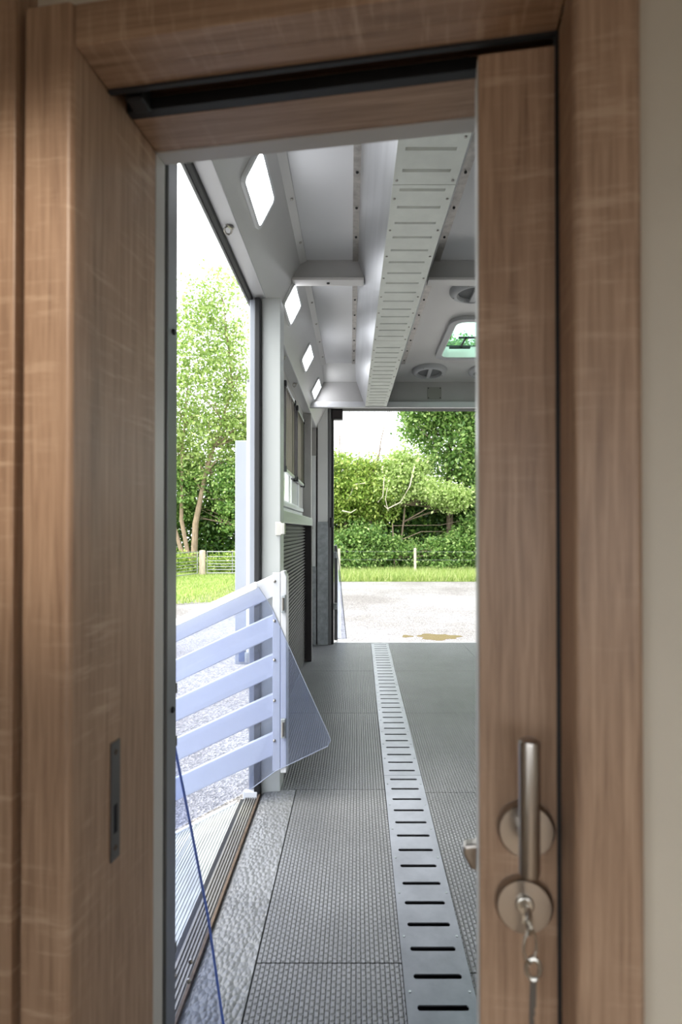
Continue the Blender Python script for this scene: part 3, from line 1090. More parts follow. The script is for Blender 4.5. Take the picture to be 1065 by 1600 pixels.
led0 = led_light()
tsl = 0.463
px_, pz_ = lerp(SXB, SXT, tsl), lerp(SZB, SZT, tsl)
LABS = ['square LED light on the slanted panel, largest and nearest the doorway',
        'square LED light on the slanted panel just past the roof beam, second of four',
        'square LED light on the slanted panel, third of four from the doorway',
        'square LED light on the slanted panel, smallest, beside the rear header']
leds = [led0] + [copy_tree(led0) for _ in range(3)]
for o, Y, lb in zip(leds, (1.69, 2.555, 3.345, 4.08), LABS):
    o.matrix_world = Matrix.Translation((px_ + 0.0005, Y, pz_)) @ M_SL.to_4x4()
    tag(o, lb, 'light', 'square LED lights along the slanted ceiling panel')

# ---- roof vents


def roof_vent():
    r = empty('roof_vent')
    m = MB()
    prof = [(0.150, 0.0), (0.150, -0.010), (0.142, -0.022), (0.118, -0.034), (0.108, -0.034), (0.104, -0.022), (0.104, 0.0)]
    rings = []
    seg = 40
    for rad, h in prof:
        n = len(m.v)
        for k in range(seg):
            a = 2 * math.pi * k / seg
            m.v.append((rad * math.cos(a), rad * math.sin(a), h))
        rings.append(n)
    for r0, r1 in zip(rings, rings[1:] + rings[:1]):
        for k in range(seg):
            j = (k + 1) % seg
            m.f.append((r0 + k, r0 + j, r1 + j, r1 + k))
    m.build('rim', 'vent_plastic', r, smooth=True)
    MB().lathe([(0.106, -0.008), (0.106, -0.012), (0.05, -0.012)], (0, 0, 0), 'z', 8).build('mesh_disc', 'vent_mesh_grey', r)
    MB().box(-0.016, 0.016, -0.106, 0.106, -0.030, -0.012).build('cross_bar', 'vent_plastic', r, 0.003)
    for sx in (-1, 1):
        for sy in (-1, 1):
            q = MB()
            q.prism([(sx * 0.106, sy * 0.04), (sx * 0.106, sy * 0.09), (sx * 0.045, sy * 0.106), (sx * 0.055, sy * 0.085), (sx * 0.09, sy * 0.055)], -0.026, -0.010, 'z')
            q.build('corner_fillet', 'vent_plastic', r)
    for a in (0.4, 2.75, 4.2):
        MB().lathe([(0.005, 0), (0.005, -0.003), (0.002, -0.004)], (0.128 * math.cos(a), 0.128 * math.sin(a), -0.029), 'z', 8).build('screw', 'satin_steel', r)
    return r


v0 = roof_vent()
for o, (x, y, z, tilt), lb in zip([v0, copy_tree(v0), copy_tree(v0)],
                                  ((0.592, 2.70, CZ, 0), (0.537, 4.02, CZ - 0.0125, math.atan(0.037 / 0.385)), (0.955, 4.02, CZ - 0.0125, math.atan(0.037 / 0.385))),
                                  ('round white roof vent between the roof beam and the hatch',
                                   'round white roof vent above the square cover plate, whole and unhidden',
                                   'round white roof vent above the rear header, half hidden by the sliding door')):
    o.location = (x, y, z)
    o.rotation_euler = (-tilt, 0, 0)
    o.scale = (0.86, 0.86, 0.86)
    tag(o, lb, 'vent', 'round roof vents')

# ---- roof hatch
ha = empty('roof_hatch', ((HX0 + HX1) / 2, (HY0 + HY1) / 2, CZ))
tag(ha, 'roof hatch with tinted green pane in a grey rounded frame', 'hatch')
ow, oh = HX1 - HX0 + 0.07, HY1 - HY0 + 0.09
iw, ih = HX1 - HX0 - 0.004, HY1 - HY0 - 0.004
ring(rrect(ow, oh, 0.09), rrect(iw, ih, 0.06), -0.022, 0.0).build('inner_frame', 'vent_plastic', ha, 0.004)
ring(rrect(iw + 0.002, ih + 0.002, 0.06), rrect(iw - 0.012, ih - 0.012, 0.055), -0.018, 0.058).build('well', 'grey_white_lining', ha)
MB().prism(rrect(iw + 0.06, ih + 0.06, 0.08), 0.062, 0.067, 'z').build('pane', 'green_hatch_acrylic', ha)
ring(rrect(iw + 0.02, ih + 0.02, 0.07), rrect(iw - 0.02, ih - 0.02, 0.05), 0.0585, 0.0615).build('pane_seal', 'black_rubber', ha)
m = MB()
m.box(-0.19, -0.05, 0.08, 0.09, 0.03, 0.042)
m.box(-0.150, -0.138, 0.08, 0.25, 0.03, 0.042)
m.box(-0.22, -0.08, 0.245, 0.268, 0.024, 0.042)
m.build('stay_bar', 'black_rubber', ha, 0.002)
MB().box(-0.05, 0.12, 0.14, 0.19, 0.018, 0.040).build('latch_handle', 'black_rubber', ha, 0.006)
MB().box(-0.045, 0.115, 0.145, 0.185, 0.012, 0.018).build('latch_pad', 'white_alloy', ha, 0.002)

# ---- cover plate, black box
cp = empty('cover_plate', (0.608, 4.255, 2.127))
tag(cp, 'small square beige blanking plate screwed to the rear header', 'cover plate')
MB().box(-0.055, 0.055, -0.004, 0.0, -0.047, 0.047).build('plate', 'cover_plate_beige', cp, 0.001)
for sx in (-1, 1):
    for sz in (-1, 1):
        MB().lathe([(0.004, -0.004), (0.004, -0.0055), (0.002, -0.0065)], (sx * 0.046, 0, sz * 0.038), 'y', 8).build('screw', 'black_rubber', cp)
bb = empty('sensor_box', (-0.18, 5.07, 2.168))
tag(bb, 'small black box hanging in the top corner of the rear opening', 'box')
MB().box(-0.05, 0.05, -0.06, 0.02, -0.088, 0.0).build('housing', 'black_rubber', bb, 0.004)
MB().box(-0.044, 0.044, -0.063, -0.06, -0.080, -0.008).build('face_plate', 'brown_dark_trim', bb, 0.002)

# ---- tie rings under the soffit
def tie_ring():
    r = empty('tie_ring')
    MB().lathe([(0.014, 0), (0.014, -0.004), (0.009, -0.006)], (0, 0, 0), 'z', 16).build('base', 'satin_steel', r, smooth=True)
    pts = [(0.011 * math.cos(2 * math.pi * k / 16), 0.0, -0.014 + 0.011 * math.sin(2 * math.pi * k / 16)) for k in range(17)]
    MB().tube(pts, 0.003, 8, cap=False).build('ring', 'satin_steel', r, smooth=True)
    return r


t0 = tie_ring()
for o, Y, lb in zip([t0, copy_tree(t0), copy_tree(t0)], (1.68, 2.93, 3.48),
                    ('steel tie ring over the side opening, below the largest light', 'steel tie ring over the side window, nearer the tall post',
                     'steel tie ring over the side window, farther from the tall post')):
    o.location = (-0.393, Y, TOPZ)
    o.rotation_euler = (0.5, 0.3, 0.6)
    tag(o, lb, 'ring', 'tie rings under the soffit')

# ---- side window
wi = struct(empty('window_1', (-0.43, WY0, WZ0)), 'side window with white frame and barred upper half')
WOFF = Vector((-0.43, WY0, WZ0))


def wput(m, name, mat, bev=0, par=None, smooth=False):
    m.v = [tuple(Vector(q) - WOFF) for q in m.v]
    return m.build(name, mat, par or wi, bev, smooth)


wput(MB().box(-0.444, -0.440, WY0, WY1, WZ0, WZ1), 'glass', 'window_glass')
for a in ((WY0, WY0 + 0.05, WZ0, WZ1), (WY1 - 0.05, WY1, WZ0, WZ1), (WY0 + 0.05, WY1 - 0.05, WZ1 - 0.05, WZ1), (WY0 + 0.05, WY1 - 0.05, WZ0, WZ0 + 0.04), ((WY0 + WY1) / 2 + 0.1, (WY0 + WY1) / 2 + 0.15, WZ0 + 0.04, WZ1 - 0.05)):
    wput(MB().box(-0.449, -0.425, *a), 'frame', 'white_alloy', 0.003)
wput(MB().box(-0.43, -0.395, WY0, WY1 + 0.02, WZ0 - 0.005, WZ0 + 0.022), 'sill', 'white_alloy', 0.004)
wput(MB().box(-0.43, -0.405, WY0, WY1 + 0.02, WZ0 - 0.032, WZ0 - 0.010), 'sill', 'white_alloy', 0.004)
# lined panel behind the bars, lower part
wput(MB().box(-0.439, -0.433, 3.62, WY1 - 0.05, WZ0 + 0.04, WZ0 + 0.25), 'lower_panel', 'grey_ceiling_sheet')

GB, GT = 1.39, 1.90
wg = empty('window_grille', (-0.41, 3.1, GB))
tag(wg, 'bronze vertical bars in two black cornered frames across the side window', 'grille')
GOFF = Vector((-0.41, 3.1, GB))


def gput(m, name, mat, bev=0):
    m.v = [tuple(Vector(q) - GOFF) for q in m.v]
    return m.build(name, mat, wg, bev)


for ya, yb in ((3.08, 3.58), (3.70, 4.20)):
    for z in (GB, GT - 0.018):
        gput(MB().box(-0.424, -0.404, ya, yb, z, z + 0.018), 'rail', 'brushed_aluminium_long', 0.002)
    for y in (ya, yb - 0.02):
        gput(MB().box(-0.428, -0.402, y, y + 0.02, GB + 0.02, GT - 0.02), 'stile', 'brown_dark_trim', 0.002)
        for z in (GB - 0.006, GT - 0.03):
            gput(MB().box(-0.430, -0.398, y - 0.004, y + 0.026, z, z + 0.034), 'corner_cap', 'black_rubber', 0.003)
    for k in range(9):
        y = ya + 0.05 + k * 0.048
        gput(MB().box(-0.422, -0.406, y, y + 0.012, GB + 0.018, GT - 0.018), 'bar', 'bar_bronze')

# ---- side ramp
ra = empty('side_ramp', (-0.463, 1.1, -0.022))
tag(ra, 'ribbed aluminium loading ramp sloping down from the side opening', 'ramp')
RS = math.radians(27)
RL = 2.02
npl = 11
for k in range(npl):
    m = MB()
    w = RL / npl
    pts = [(0.001, -0.03)]
    nr = 12
    for i in range(nr):
        a = 0.001 + (w - 0.004) * i / nr
        h = (w - 0.004) / nr
        pts += [(a, 0.0), (a + 0.5 * h, 0.0), (a + 0.6 * h, 0.0035), (a + 0.9 * h, 0.0035)]
    pts += [(w - 0.003, 0.0), (w - 0.003, -0.03)]
    rot = [(-(k * w + q[0]) * math.cos(RS) + q[1] * math.sin(RS), -(k * w + q[0]) * math.sin(RS) - 0 + q[1] * math.cos(RS)) for q in pts]
    m.prism(rot, 0.02, 1.055)
    m.build('plank', 'ramp_alloy', ra)
for y in (0.0, 1.056):
    m = MB()
    P = lambda s, h: (-s * math.cos(RS) + h * math.sin(RS), -s * math.sin(RS) + h * math.cos(RS))
    m.prism([P(0.02, -0.05), P(0.02, 0.012), P(RL, 0.012), P(RL, -0.05)], y, y + 0.018)
    m.build('side_rail', 'white_alloy', ra, 0.002)

# ---- ramp gate on the far side
YG = 2.12
ga = empty('ramp_gate', (-0.32, YG, 0.12))
tag(ga, 'white slatted ramp gate with clear plastic guard beside the side opening', 'gate')
GAO = Vector((-0.32, YG, 0.12))


def gaput(m, name, mat, bev=0, par=None, smooth=False):
    m.v = [tuple(Vector(q) - GAO) for q in m.v]
    return m.build(name, mat, par or ga, bev, smooth)


SLOPE = 0.465
XR, XL = -0.322, -2.05


def slat(ztop, h, par=None):
    # z at XR
    zl = ztop - SLOPE * (XR - XL)
    m = MB().prism([(XL, zl - h), (XR, ztop - h), (XR, ztop), (XL, zl)], YG - 0.002, YG + 0.020)
    return gaput(m, 'slat', 'gate_slat_white', 0.004)


for i, yy in enumerate((897, 959, 1020, 1082, 1143)):
    slat(EYE - (yy - VY) / F * YG, 0.090 if i else 0.088)
# front strip and channel of the gate post
gaput(MB().box(-0.324, -0.294, YG - 0.022, YG - 0.006, 0.125, 0.888), 'post_strip', 'gate_slat_white', 0.002)
gaput(MB().prism([(-0.293, 0.118), (-0.270, 0.118), (-0.270, 0.872), (-0.280, 0.893), (-0.293, 0.893)], YG - 0.022, YG + 0.045), 'post', 'gate_slat_white', 0.003)
for yy in (908, 970, 1031, 1094, 1156):
    z = EYE - (yy - VY) / F * (YG - 0.022)
    gaput(MB().lathe([(0.006, 0), (0.0055, -0.003), (0.003, -0.005)], (-0.3165, YG - 0.022, z), 'y', 14), 'bolt', 'satin_steel', smooth=True)
for za, zb in ((0.735, 0.805), (0.255, 0.33)):
    l = gaput(MB().box(-0.290, -0.272, YG - 0.036, YG - 0.0225, za, zb), 'latch', 'galvanised_steel', 0.003)
    gaput(MB().tube([(-0.282, YG - 0.04, za + 0.01), (-0.282, YG - 0.04, zb - 0.012)], 0.005, 10), 'latch_pin', 'satin_steel', par=l)
# clamp bar along the top slat
z0 = EYE - (911 - VY) / F * (YG - 0.03)
xr = (403 - VX) / F * (YG - 0.02)
zl = z0 - SLOPE * (xr - XL)
gaput(MB().prism([(XL, zl - 0.022), (xr - 0.004, z0 - 0.022), (xr, z0 - 0.016), (xr, z0), (xr - 0.006, z0 + 0.006), (XL, zl + 0.006)], YG - 0.036, YG - 0.027), 'clamp_bar', 'white_alloy', 0.002)
gaput(MB().box(XL - 0.04, XL, YG - 0.02, YG + 0.02, -0.74, 0.09), 'outer_post', 'white_alloy', 0.003)
# guard sheet
YS = YG - 0.026


def pxz(px, py, Y):
    q = at(px, py, Y)
    return (q.x, q.z)


pts = [pxz(404, 917, YS), pxz(425, 950, YS), pxz(470, 1052, YS), pxz(513, 1146, YS), pxz(516.5, 1156, YS), pxz(512, 1165, YS), pxz(430, 1204, YS), pxz(392, 1232, YS)]
lo = pts[-1]
pts += [(XL + 0.1, lo[1] - 0.52 * (lo[0] - XL - 0.1))]
hi = pts[0]
pts += [(XL + 0.1, hi[1] - SLOPE * (hi[0] - XL - 0.1))]
gs = gaput(MB().prism(pts, YS, YS + 0.004), 'guard_sheet', 'clear_blue_pvc')
bm_ = MB()
bm_.tube([(q[0], YS + 0.002, q[1]) for q in pts[0:8]], 0.0016, 6)
gaput(bm_, 'sheet_edge', 'painted_white_panel', par=gs)

# ---- ramp gate on the near side: its guard reaches into the doorway view
gn = empty('ramp_gate', (-0.45, 1.13, 0.1))
tag(gn, 'blue edged clear plastic guard of the ramp gate at the near post', 'gate')
GNO = Vector((-0.45, 1.13, 0.1))


def gnput(m, name, mat, bev=0, par=None):
    m.v = [tuple(Vector(q) - GNO) for q in m.v]
    return m.build(name, mat, par or gn, bev)


for i in range(5):
    zt = 0.80 - 0.153 * i
    x0, x1 = XL, -0.50
    zl = zt - SLOPE * (x1 - x0)
    gnput(MB().prism([(x0, zl - 0.09), (x1, zt - 0.09), (x1, zt), (x0, zl)], 1.13, 1.15), 'slat', 'white_alloy', 0.004)
gnput(MB().box(-0.505, -0.46, 1.105, 1.125, 0.04, 0.83), 'post', 'white_alloy', 0.003)
gnput(MB().box(XL - 0.04, XL, 1.12, 1.16, -0.74, 0.09), 'outer_post', 'white_alloy', 0.003)
YN = 1.112
e0 = pxz(262, 1110, YN)
e1 = pxz(300, 1297, YN)
e2 = pxz(326, 1430, YN)
e3 = pxz(352, 1612, YN)
e3 = (e3[0], max(0.03, e3[1]))
pts = [e0, e1, e2, e3, (-0.40, 0.012), (-0.62, -0.04), (-0.62, 0.62), (-0.46, 0.70)]
gs = gnput(MB().prism(pts, YN, YN + 0.004), 'guard_sheet', 'clear_blue_pvc')
gnput(MB().tube([(q[0], YN + 0.002, q[1]) for q in (e0, e1, e2, e3)], 0.0026, 6), 'sheet_edge', 'edge_glow_blue', par=gs)
for (px, py) in ((300, 1497), (297, 1527), (275, 1520)):
    q = at(px, py, YN)
    gnput(MB().lathe([(0.005, 0), (0.005, -0.003), (0.002, -0.005)], (q.x, YN, q.z), 'y', 12), 'bolt', 'satin_steel', par=gs)

# ---- folded side door leaf outside the opening
sl = empty('side_door_leaf', (-0.52, 2.40, 0.5))
tag(sl, 'white outer door leaf folded back outside the side opening', 'door leaf')
SLO = Vector((-0.52, 2.40, 0.5))
YD = 2.40


def slput(m, name, mat, bev=0):
    m.v = [tuple(Vector(q) - SLO) for q in m.v]
    return m.build(name, mat, sl, bev)


a = at(367, 688, YD)
b = at(405, 1038, YD)
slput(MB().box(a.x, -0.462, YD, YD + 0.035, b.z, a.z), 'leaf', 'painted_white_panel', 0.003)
a = at(387.5, 597, YD - 0.02)
slput(MB().tube([(a.x, YD - 0.012, b.z + 0.02), (a.x, YD - 0.012, a.z)], 0.0085, 14), 'stay_tube', 'white_alloy')
slput(MB().tube([(a.x, YD - 0.012, a.z), (a.x, YD - 0.012, a.z + 0.012)], 0.0095, 14), 'tube_cap', 'near_post_grey')
c = at(378, 1024, YD)
slput(MB().box(c.x - 0.012, c.x + 0.014, YD - 0.012, YD, c.z - 0.025, c.z + 0.025), 'bolt_lock', 'lock_blue', 0.002)
slput(MB().tube([(a.x, YD - 0.03, c.z - 0.02), (a.x, YD - 0.03, c.z + 0.02)], 0.012, 10), 'tube_clamp', 'galvanised_steel')
slput(MB().box(-0.463, -0.452, YD + 0.006, YD + 0.03, 0.6, 1.4), 'hinge', 'galvanised_steel')

# ---- rear ramp gate seen edge-on at the rear post
rg = empty('ramp_gate', (-0.19, 5.13, 0.02))
tag(rg, 'grey gate with clear plastic guard standing at the rear opening', 'gate')
RGO = Vector((-0.19, 5.13, 0.02))


def rgput(m, name, mat, bev=0, par=None):
    m.v = [tuple(Vector(q) - RGO) for q in m.v]
    return m.build(name, mat, par or rg, bev)


rgput(MB().prism([(-0.213, 0.02), (-0.180, 0.02), (-0.180, 0.86), (-0.186, 0.905), (-0.213, 0.91)], 5.12, 5.16), 'post', 'near_post_grey', 0.003)
for z in (0.82, 0.34):
    rgput(MB().box(-0.218, -0.186, 5.098, 5.12, z - 0.03, z + 0.03), 'latch', 'galvanised_steel', 0.003)
for i in range(5):
    zt = 0.80 - 0.153 * i
    dz = 1.6 * 0.45
    m = MB()
    x0, x1 = -0.208, -0.188
    m.hexa([(x0, 5.165, zt - 0.09), (x1, 5.165, zt - 0.09), (x1, 6.7, zt - 0.09 - dz), (x0, 6.7, zt - 0.09 - dz),
            (x0, 5.165, zt), (x1, 5.165, zt), (x1, 6.7, zt - dz), (x0, 6.7, zt - dz)])
    rgput(m, 'slat', 'white_alloy')
pts = [pxz(525, 850, 5.2), pxz(530, 885, 5.2), pxz(534, 930, 5.2), pxz(541, 997, 5.2), pxz(524, 997, 5.2), pxz(523.5, 850, 5.2)]
gs = rgput(MB().prism(pts, 5.18, 5.19), 'guard_sheet', 'clear_blue_pvc')
rgput(MB().tube([(q[0], 5.185, q[1]) for q in pts[:5]], 0.004, 6), 'sheet_edge', 'painted_white_panel', par=gs)

# ---- puddle
m = MB()
pp = []
pr = random.Random(3)
pc = at(684, 994.5, 0)
YP = (EYE - GZ) * F / (995 - VY)
XP = (684 - VX) / F * YP
for k in range(40):
    a = 2 * math.pi * k / 40
    rr_ = 1 + 0.16 * math.sin(3 * a + 1) + 0.12 * math.sin(7 * a) + 0.06 * pr.uniform(-1, 1)
    pp.append((XP + 0.38 * rr_ * math.cos(a), YP + 0.28 * rr_ * math.sin(a)))
m.prism(pp, GZ, GZ + 0.006, 'z')
tag(m.build('puddle', 'muddy_water'), 'brown muddy puddle on the gravel behind the lorry', 'puddle')
m = MB()
pp = []
XQ = (636 - VX) / F * 10.25
for k in range(24):
    a = 2 * math.pi * k / 24
    rr_ = 1 + 0.25 * math.sin(3 * a + 2)
    pp.append((XQ + 0.10 * rr_ * math.cos(a), 10.3 + 0.11 * rr_ * math.sin(a)))
m.prism(pp, GZ, GZ + 0.006, 'z')
tag(m.build('puddle', 'muddy_water'), 'tiny brown puddle beside the larger muddy puddle', 'puddle')

# ---- hedge fence: posts and wires
fe = empty('wire_fence', (2.5, 24.0, GZ))
tag(fe, 'wooden post and wire fence in front of the hedge', 'fence')
FX = [-8.0 + 3.33 * k for k in range(9)]
FX = [-0.78 + 3.35 * k for k in range(0, 6)]
for i, x in enumerate(FX):
    mm = MB()
    mm.prism([(x - 0.05 - 2.5, -0.06), (x + 0.05 - 2.5, -0.06), (x + 0.06 - 2.5, 0.0), (x + 0.05 - 2.5, 0.06), (x - 0.05 - 2.5, 0.06)], 0, 1.2 + 0.03 * (i % 2), 'z')
    mm.build('post', 'fence_post_wood', fe, 0.008)
for z in (1.08, 0.72):
    MB().tube([(FX[0] - 2.5, -0.07, z), (FX[2] - 2.5, -0.07, z - 0.02), (FX[-1] - 2.5, -0.07, z + 0.03)], 0.0035, 5).build('wire', 'gate_galvanised', fe)

# ---- field gates and their post on the lawn
gp = empty('gate_post', (-6.8, 24.0, GZ))
tag(gp, 'weathered round wooden post between two metal field gates', 'post')
MB().lathe([(0.14, 0), (0.14, 1.08), (0.11, 1.12), (0.04, 1.14)], (0, 0, 0), 'z', 14).build('trunk', 'gate_post_wood', gp, smooth=True)


def field_gate(p0, p1, label):
    p0, p1 = Vector(p0), Vector(p1)
    d = p1 - p0
    L = d.length
    g = empty('field_gate', p0)
    g.rotation_euler.z = math.atan2(d.y, d.x)
    tag(g, label, 'gate', 'tubular metal field gates')
    for z in (0.10, 0.25, 0.38, 0.50, 0.64, 0.82, 1.04):
        MB().tube([(0, 0, z), (L, 0, z)], 0.022 if z in (0.10, 1.04) else 0.016, 6).build('bar', 'gate_galvanised', g)
    for x in (0.0, L * 0.36, L * 0.68, L):
        MB().tube([(x, 0.03, 0.06), (x, 0.03, 1.06)], 0.02, 6).build('upright', 'gate_galvanised', g)
    return g


field_gate((-6.60, 24.0, GZ + 0.03), (-3.5, 24.0, GZ + 0.03), 'galvanised tubular field gate running square to the view behind the lawn')
field_gate((-9.2, 16.4, GZ + 0.03), (-6.95, 23.85, GZ + 0.03), 'galvanised tubular field gate angling toward the lorry from the wooden post')

# ---- foliage tools


def fast_mesh(name, verts, quads, mat, parent=None):
    me = bpy.data.meshes.new(name)
    nv, nq = len(verts), len(quads)
    k = quads.shape[1]
    me.vertices.add(nv)
    me.vertices.foreach_set('co', verts.astype(np.float32).ravel())
    me.loops.add(nq * k)
    me.loops.foreach_set('vertex_index', quads.astype(np.int32).ravel())
    me.polygons.add(nq)
    me.polygons.foreach_set('loop_start', np.arange(0, nq * k, k, dtype=np.int32))
    me.update(calc_edges=True)
    me.materials.append(MATS[mat])
    o = bpy.data.objects.new(name, me)
    COL.objects.link(o)
    if parent is not None:
        o.parent = parent
    return o


def leaves(centres, size, up=0.5):
    n = len(centres)
    nrm = NR.normal(size=(n, 3))
    nrm[:, 2] += up
    nrm /= np.linalg.norm(nrm, axis=1, keepdims=True)
    t = NR.normal(size=(n, 3))
    t -= nrm * (t * nrm).sum(1, keepdims=True)
    t /= np.linalg.norm(t, axis=1, keepdims=True)
    b = np.cross(nrm, t)
    L = (size * NR.uniform(0.6, 1.35, n))[:, None]
    fold = nrm * L * 0.12
    v = np.stack([centres - t * L * 0.5, centres + b * L * 0.30 + fold, centres + t * L * 0.5, centres - b * L * 0.30 + fold], 1).reshape(-1, 3)
    q = np.arange(n * 4).reshape(n, 4)
    return v, q


def clumps(blobs, nclump, per, sig, shell=0.35):
    w = np.array([bl[6] if len(bl) > 6 else bl[3] * bl[4] * bl[5] for bl in blobs], float)
    idx = NR.choice(len(blobs), nclump, p=w / w.sum())
    B = np.array([bl[:6] for bl in blobs], float)[idx]
    d = NR.normal(size=(nclump, 3))
    d /= np.linalg.norm(d, axis=1, keepdims=True)
    r = NR.uniform(shell, 1.0, nclump) ** 0.6
    c = B[:, :3] + d * B[:, 3:6] * r[:, None]
    p = np.repeat(c, per, 0) + NR.normal(size=(nclump * per, 3)) * np.array([sig, sig, sig * 0.7])
    return c, p


def plant(name, label, cat, base, blobs, nclump, per, sig, lsize, leafm, stems, group=None, nbr=24, barkm='bark', shell=0.35, brad=0.035):
    """stems: list of polylines [(x,y,z,r)...] in world coordinates"""
    o = empty(name, base)
    tag(o, label, cat, group)
    bv = np.array(base, float)
    c, p = clumps(blobs, nclump, per, sig, shell)
    p = p[p[:, 2] > GZ + 0.05]
    v, q = leaves(p, lsize)
    fast_mesh('foliage', v - bv, q, leafm, o)
    allp = []
    for s in stems:
        m = MB()
        m.tube([Vector(a[:3]) - Vector(base) for a in s], [a[3] for a in s], 8)
        m.build('trunk', barkm, o, smooth=True)
        for k in range(len(s) - 1):
            for t in (0.3, 0.6, 0.95):
                allp.append([lerp(s[k][i], s[k + 1][i], t) for i in range(4)])
    if allp:
        m = MB()
        A = np.array(allp)
        for tgt in c[NR.choice(len(c), min(nbr, len(c)), replace=False)]:
            ok = A[A[:, 2] < tgt[2] - 0.1]
            if not len(ok):
                continue
            src = ok[np.argmin(np.linalg.norm(ok[:, :3] - tgt, axis=1) + NR.uniform(0, 0.6, len(ok)))]
            r0 = min(brad, src[3] * 0.6)
            mid = (src[:3] + tgt) / 2 + NR.normal(size=3) * 0.18
            mid2 = (mid + tgt) / 2 + NR.normal(size=3) * 0.1
            m.tube([Vector(src[:3]) - Vector(base), Vector(mid) - Vector(base), Vector(mid2) - Vector(base), Vector(tgt) - Vector(base)], [r0, r0 * 0.7, r0 * 0.45, r0 * 0.2], 5)
        m.build('branches', barkm, o)
    return o


G0 = GZ
# rear hedge, seen through the ramp opening
RY = 27.0
plant('hazel_bush', 'yellow green hazel bush filling the rear opening beside the black seal', 'bush', (-0.2, RY, G0),
      [(0.0, RY, 2.9, 2.0, 1.4, 1.6), (-0.8, RY - 0.3, 3.6, 1.3, 1.2, 1.4), (0.6, RY, 3.7, 1.0, 1.0, 1.0), (1.3, RY - 0.4, 2.6, 1.2, 1.0, 1.1), (-2.2, RY, 2.6, 1.6, 1.3, 2.4), (2.0, RY, 4.3, 0.9, 0.8, 0.7)],
      620, 46, 0.27, 0.17, 'leaf_yellow_green', [[(-0.4, RY, G0, 0.10), (-0.6, RY, 2.0, 0.07), (-0.9, RY, 4.2, 0.04), (-0.8, RY, 6.6, 0.015)], [(0.4, RY, G0, 0.09), (0.8, RY, 2.5, 0.06), (1.2, RY, 5.5, 0.03), (1.6, RY, 7.2, 0.012)], [(-1.0, RY - 0.4, 3.0, 0.03), (-0.7, RY - 0.4, 5.6, 0.02), (-0.2, RY - 0.4, 7.4, 0.01)], [(0.5, RY - 0.4, 3.0, 0.03), (1.3, RY - 0.4, 5.4, 0.02), (1.9, RY - 0.4, 7.6, 0.01)], [(-0.2, RY - 0.4, 3.0, 0.03), (0.2, RY - 0.4, 5.2, 0.018), (0.9, RY - 0.4, 6.9, 0.01)]])
plant('pale_shrub', 'pale grey green shrub standing between the hazel bush and the tall tree', 'bush', (3.2, RY - 0.8, G0),
      [(2.3, RY - 0.6, 3.9, 1.1, 0.8, 1.0), (3.7, RY - 1.2, 3.0, 1.1, 0.8, 0.6), (4.5, RY - 1.2, 2.5, 0.9, 0.7, 0.55), (1.7, RY - 0.8, 3.0, 0.8, 0.7, 0.6)],
      240, 46, 0.24, 0.16, 'leaf_pale_green', [[(2.0, RY - 0.3, G0, 0.05), (2.3, RY - 0.4, 1.6, 0.045), (2.5, RY - 0.5, 4.0, 0.03)]], nbr=30)
plant('oak_tree', 'tall mid green tree with brown trunk rising behind the wire fence', 'tree', (5.0, RY + 0.8, G0),
      [(5.0, RY + 0.5, 5.8, 2.6, 1.8, 2.6), (4.2, RY, 8.3, 2.4, 1.6, 2.2), (7.0, RY, 6.4, 2.2, 1.8, 3.0), (6.0, RY, 8.4, 3.0, 2.0, 1.9), (6.6, RY - 0.3, 3.2, 1.6, 1.2, 1.6), (3.2, RY + 0.3, 6.6, 1.2, 1.0, 1.2)],
      1000, 46, 0.30, 0.20, 'leaf_mid_green', [[(4.8, RY + 0.8, G0, 0.20), (4.75, RY + 0.8, 2.0, 0.17), (4.7, RY + 0.8, 5.0, 0.13), (5.2, RY + 0.8, 8.0, 0.06), (5.2, RY + 0.8, 9.6, 0.03)],
                                              [(4.8, RY + 0.8, 2.0, 0.10), (5.9, RY + 0.6, 4.4, 0.08), (6.6, RY + 0.4, 8.5, 0.04)]], nbr=60, brad=0.06)
plant('bramble_bank', 'dark leafy bramble bank low behind the wire fence', 'bush', (2.0, RY - 1.4, G0),
      [(-0.6, RY - 1.2, -0.1, 1.8, 0.8, 1.2), (0.4, RY - 1.1, 0.9, 0.9, 0.7, 0.7), (1.8, RY - 1.0, -0.2, 1.6, 0.8, 1.0), (3.8, RY - 1.2, -0.2, 1.6, 0.8, 0.9), (5.8, RY - 1.2, 0.1, 2.0, 0.8, 1.2), (5.9, RY - 1.0, 1.2, 1.0, 0.6, 0.8)],
      560, 44, 0.22, 0.15, 'leaf_mid_green', [[(1.8, RY - 1.2, G0, 0.05), (1.7, RY - 1.2, 1.4, 0.02)]])
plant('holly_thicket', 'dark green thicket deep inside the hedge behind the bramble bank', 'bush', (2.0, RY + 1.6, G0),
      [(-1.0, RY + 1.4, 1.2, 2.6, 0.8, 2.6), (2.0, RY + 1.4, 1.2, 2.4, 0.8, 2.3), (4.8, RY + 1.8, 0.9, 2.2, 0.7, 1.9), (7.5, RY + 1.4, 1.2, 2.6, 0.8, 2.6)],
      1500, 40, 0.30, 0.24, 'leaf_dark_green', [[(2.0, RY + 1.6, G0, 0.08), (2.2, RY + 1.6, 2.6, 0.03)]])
plant('field_maple', 'green field maple beyond the sliding door side of the hedge', 'tree', (11.0, RY + 0.5, G0),
      [(10.5, RY, 4.0, 2.6, 1.6, 3.6), (12.5, RY, 5.5, 2.8, 1.8, 4.0), (9.6, RY - 0.4, 1.0, 2.2, 1.2, 1.8)],
      1300, 20, 0.32, 0.24, 'leaf_mid_green', [[(11.0, RY + 0.5, G0, 0.2), (11.0, RY + 0.5, 6.0, 0.1)]])
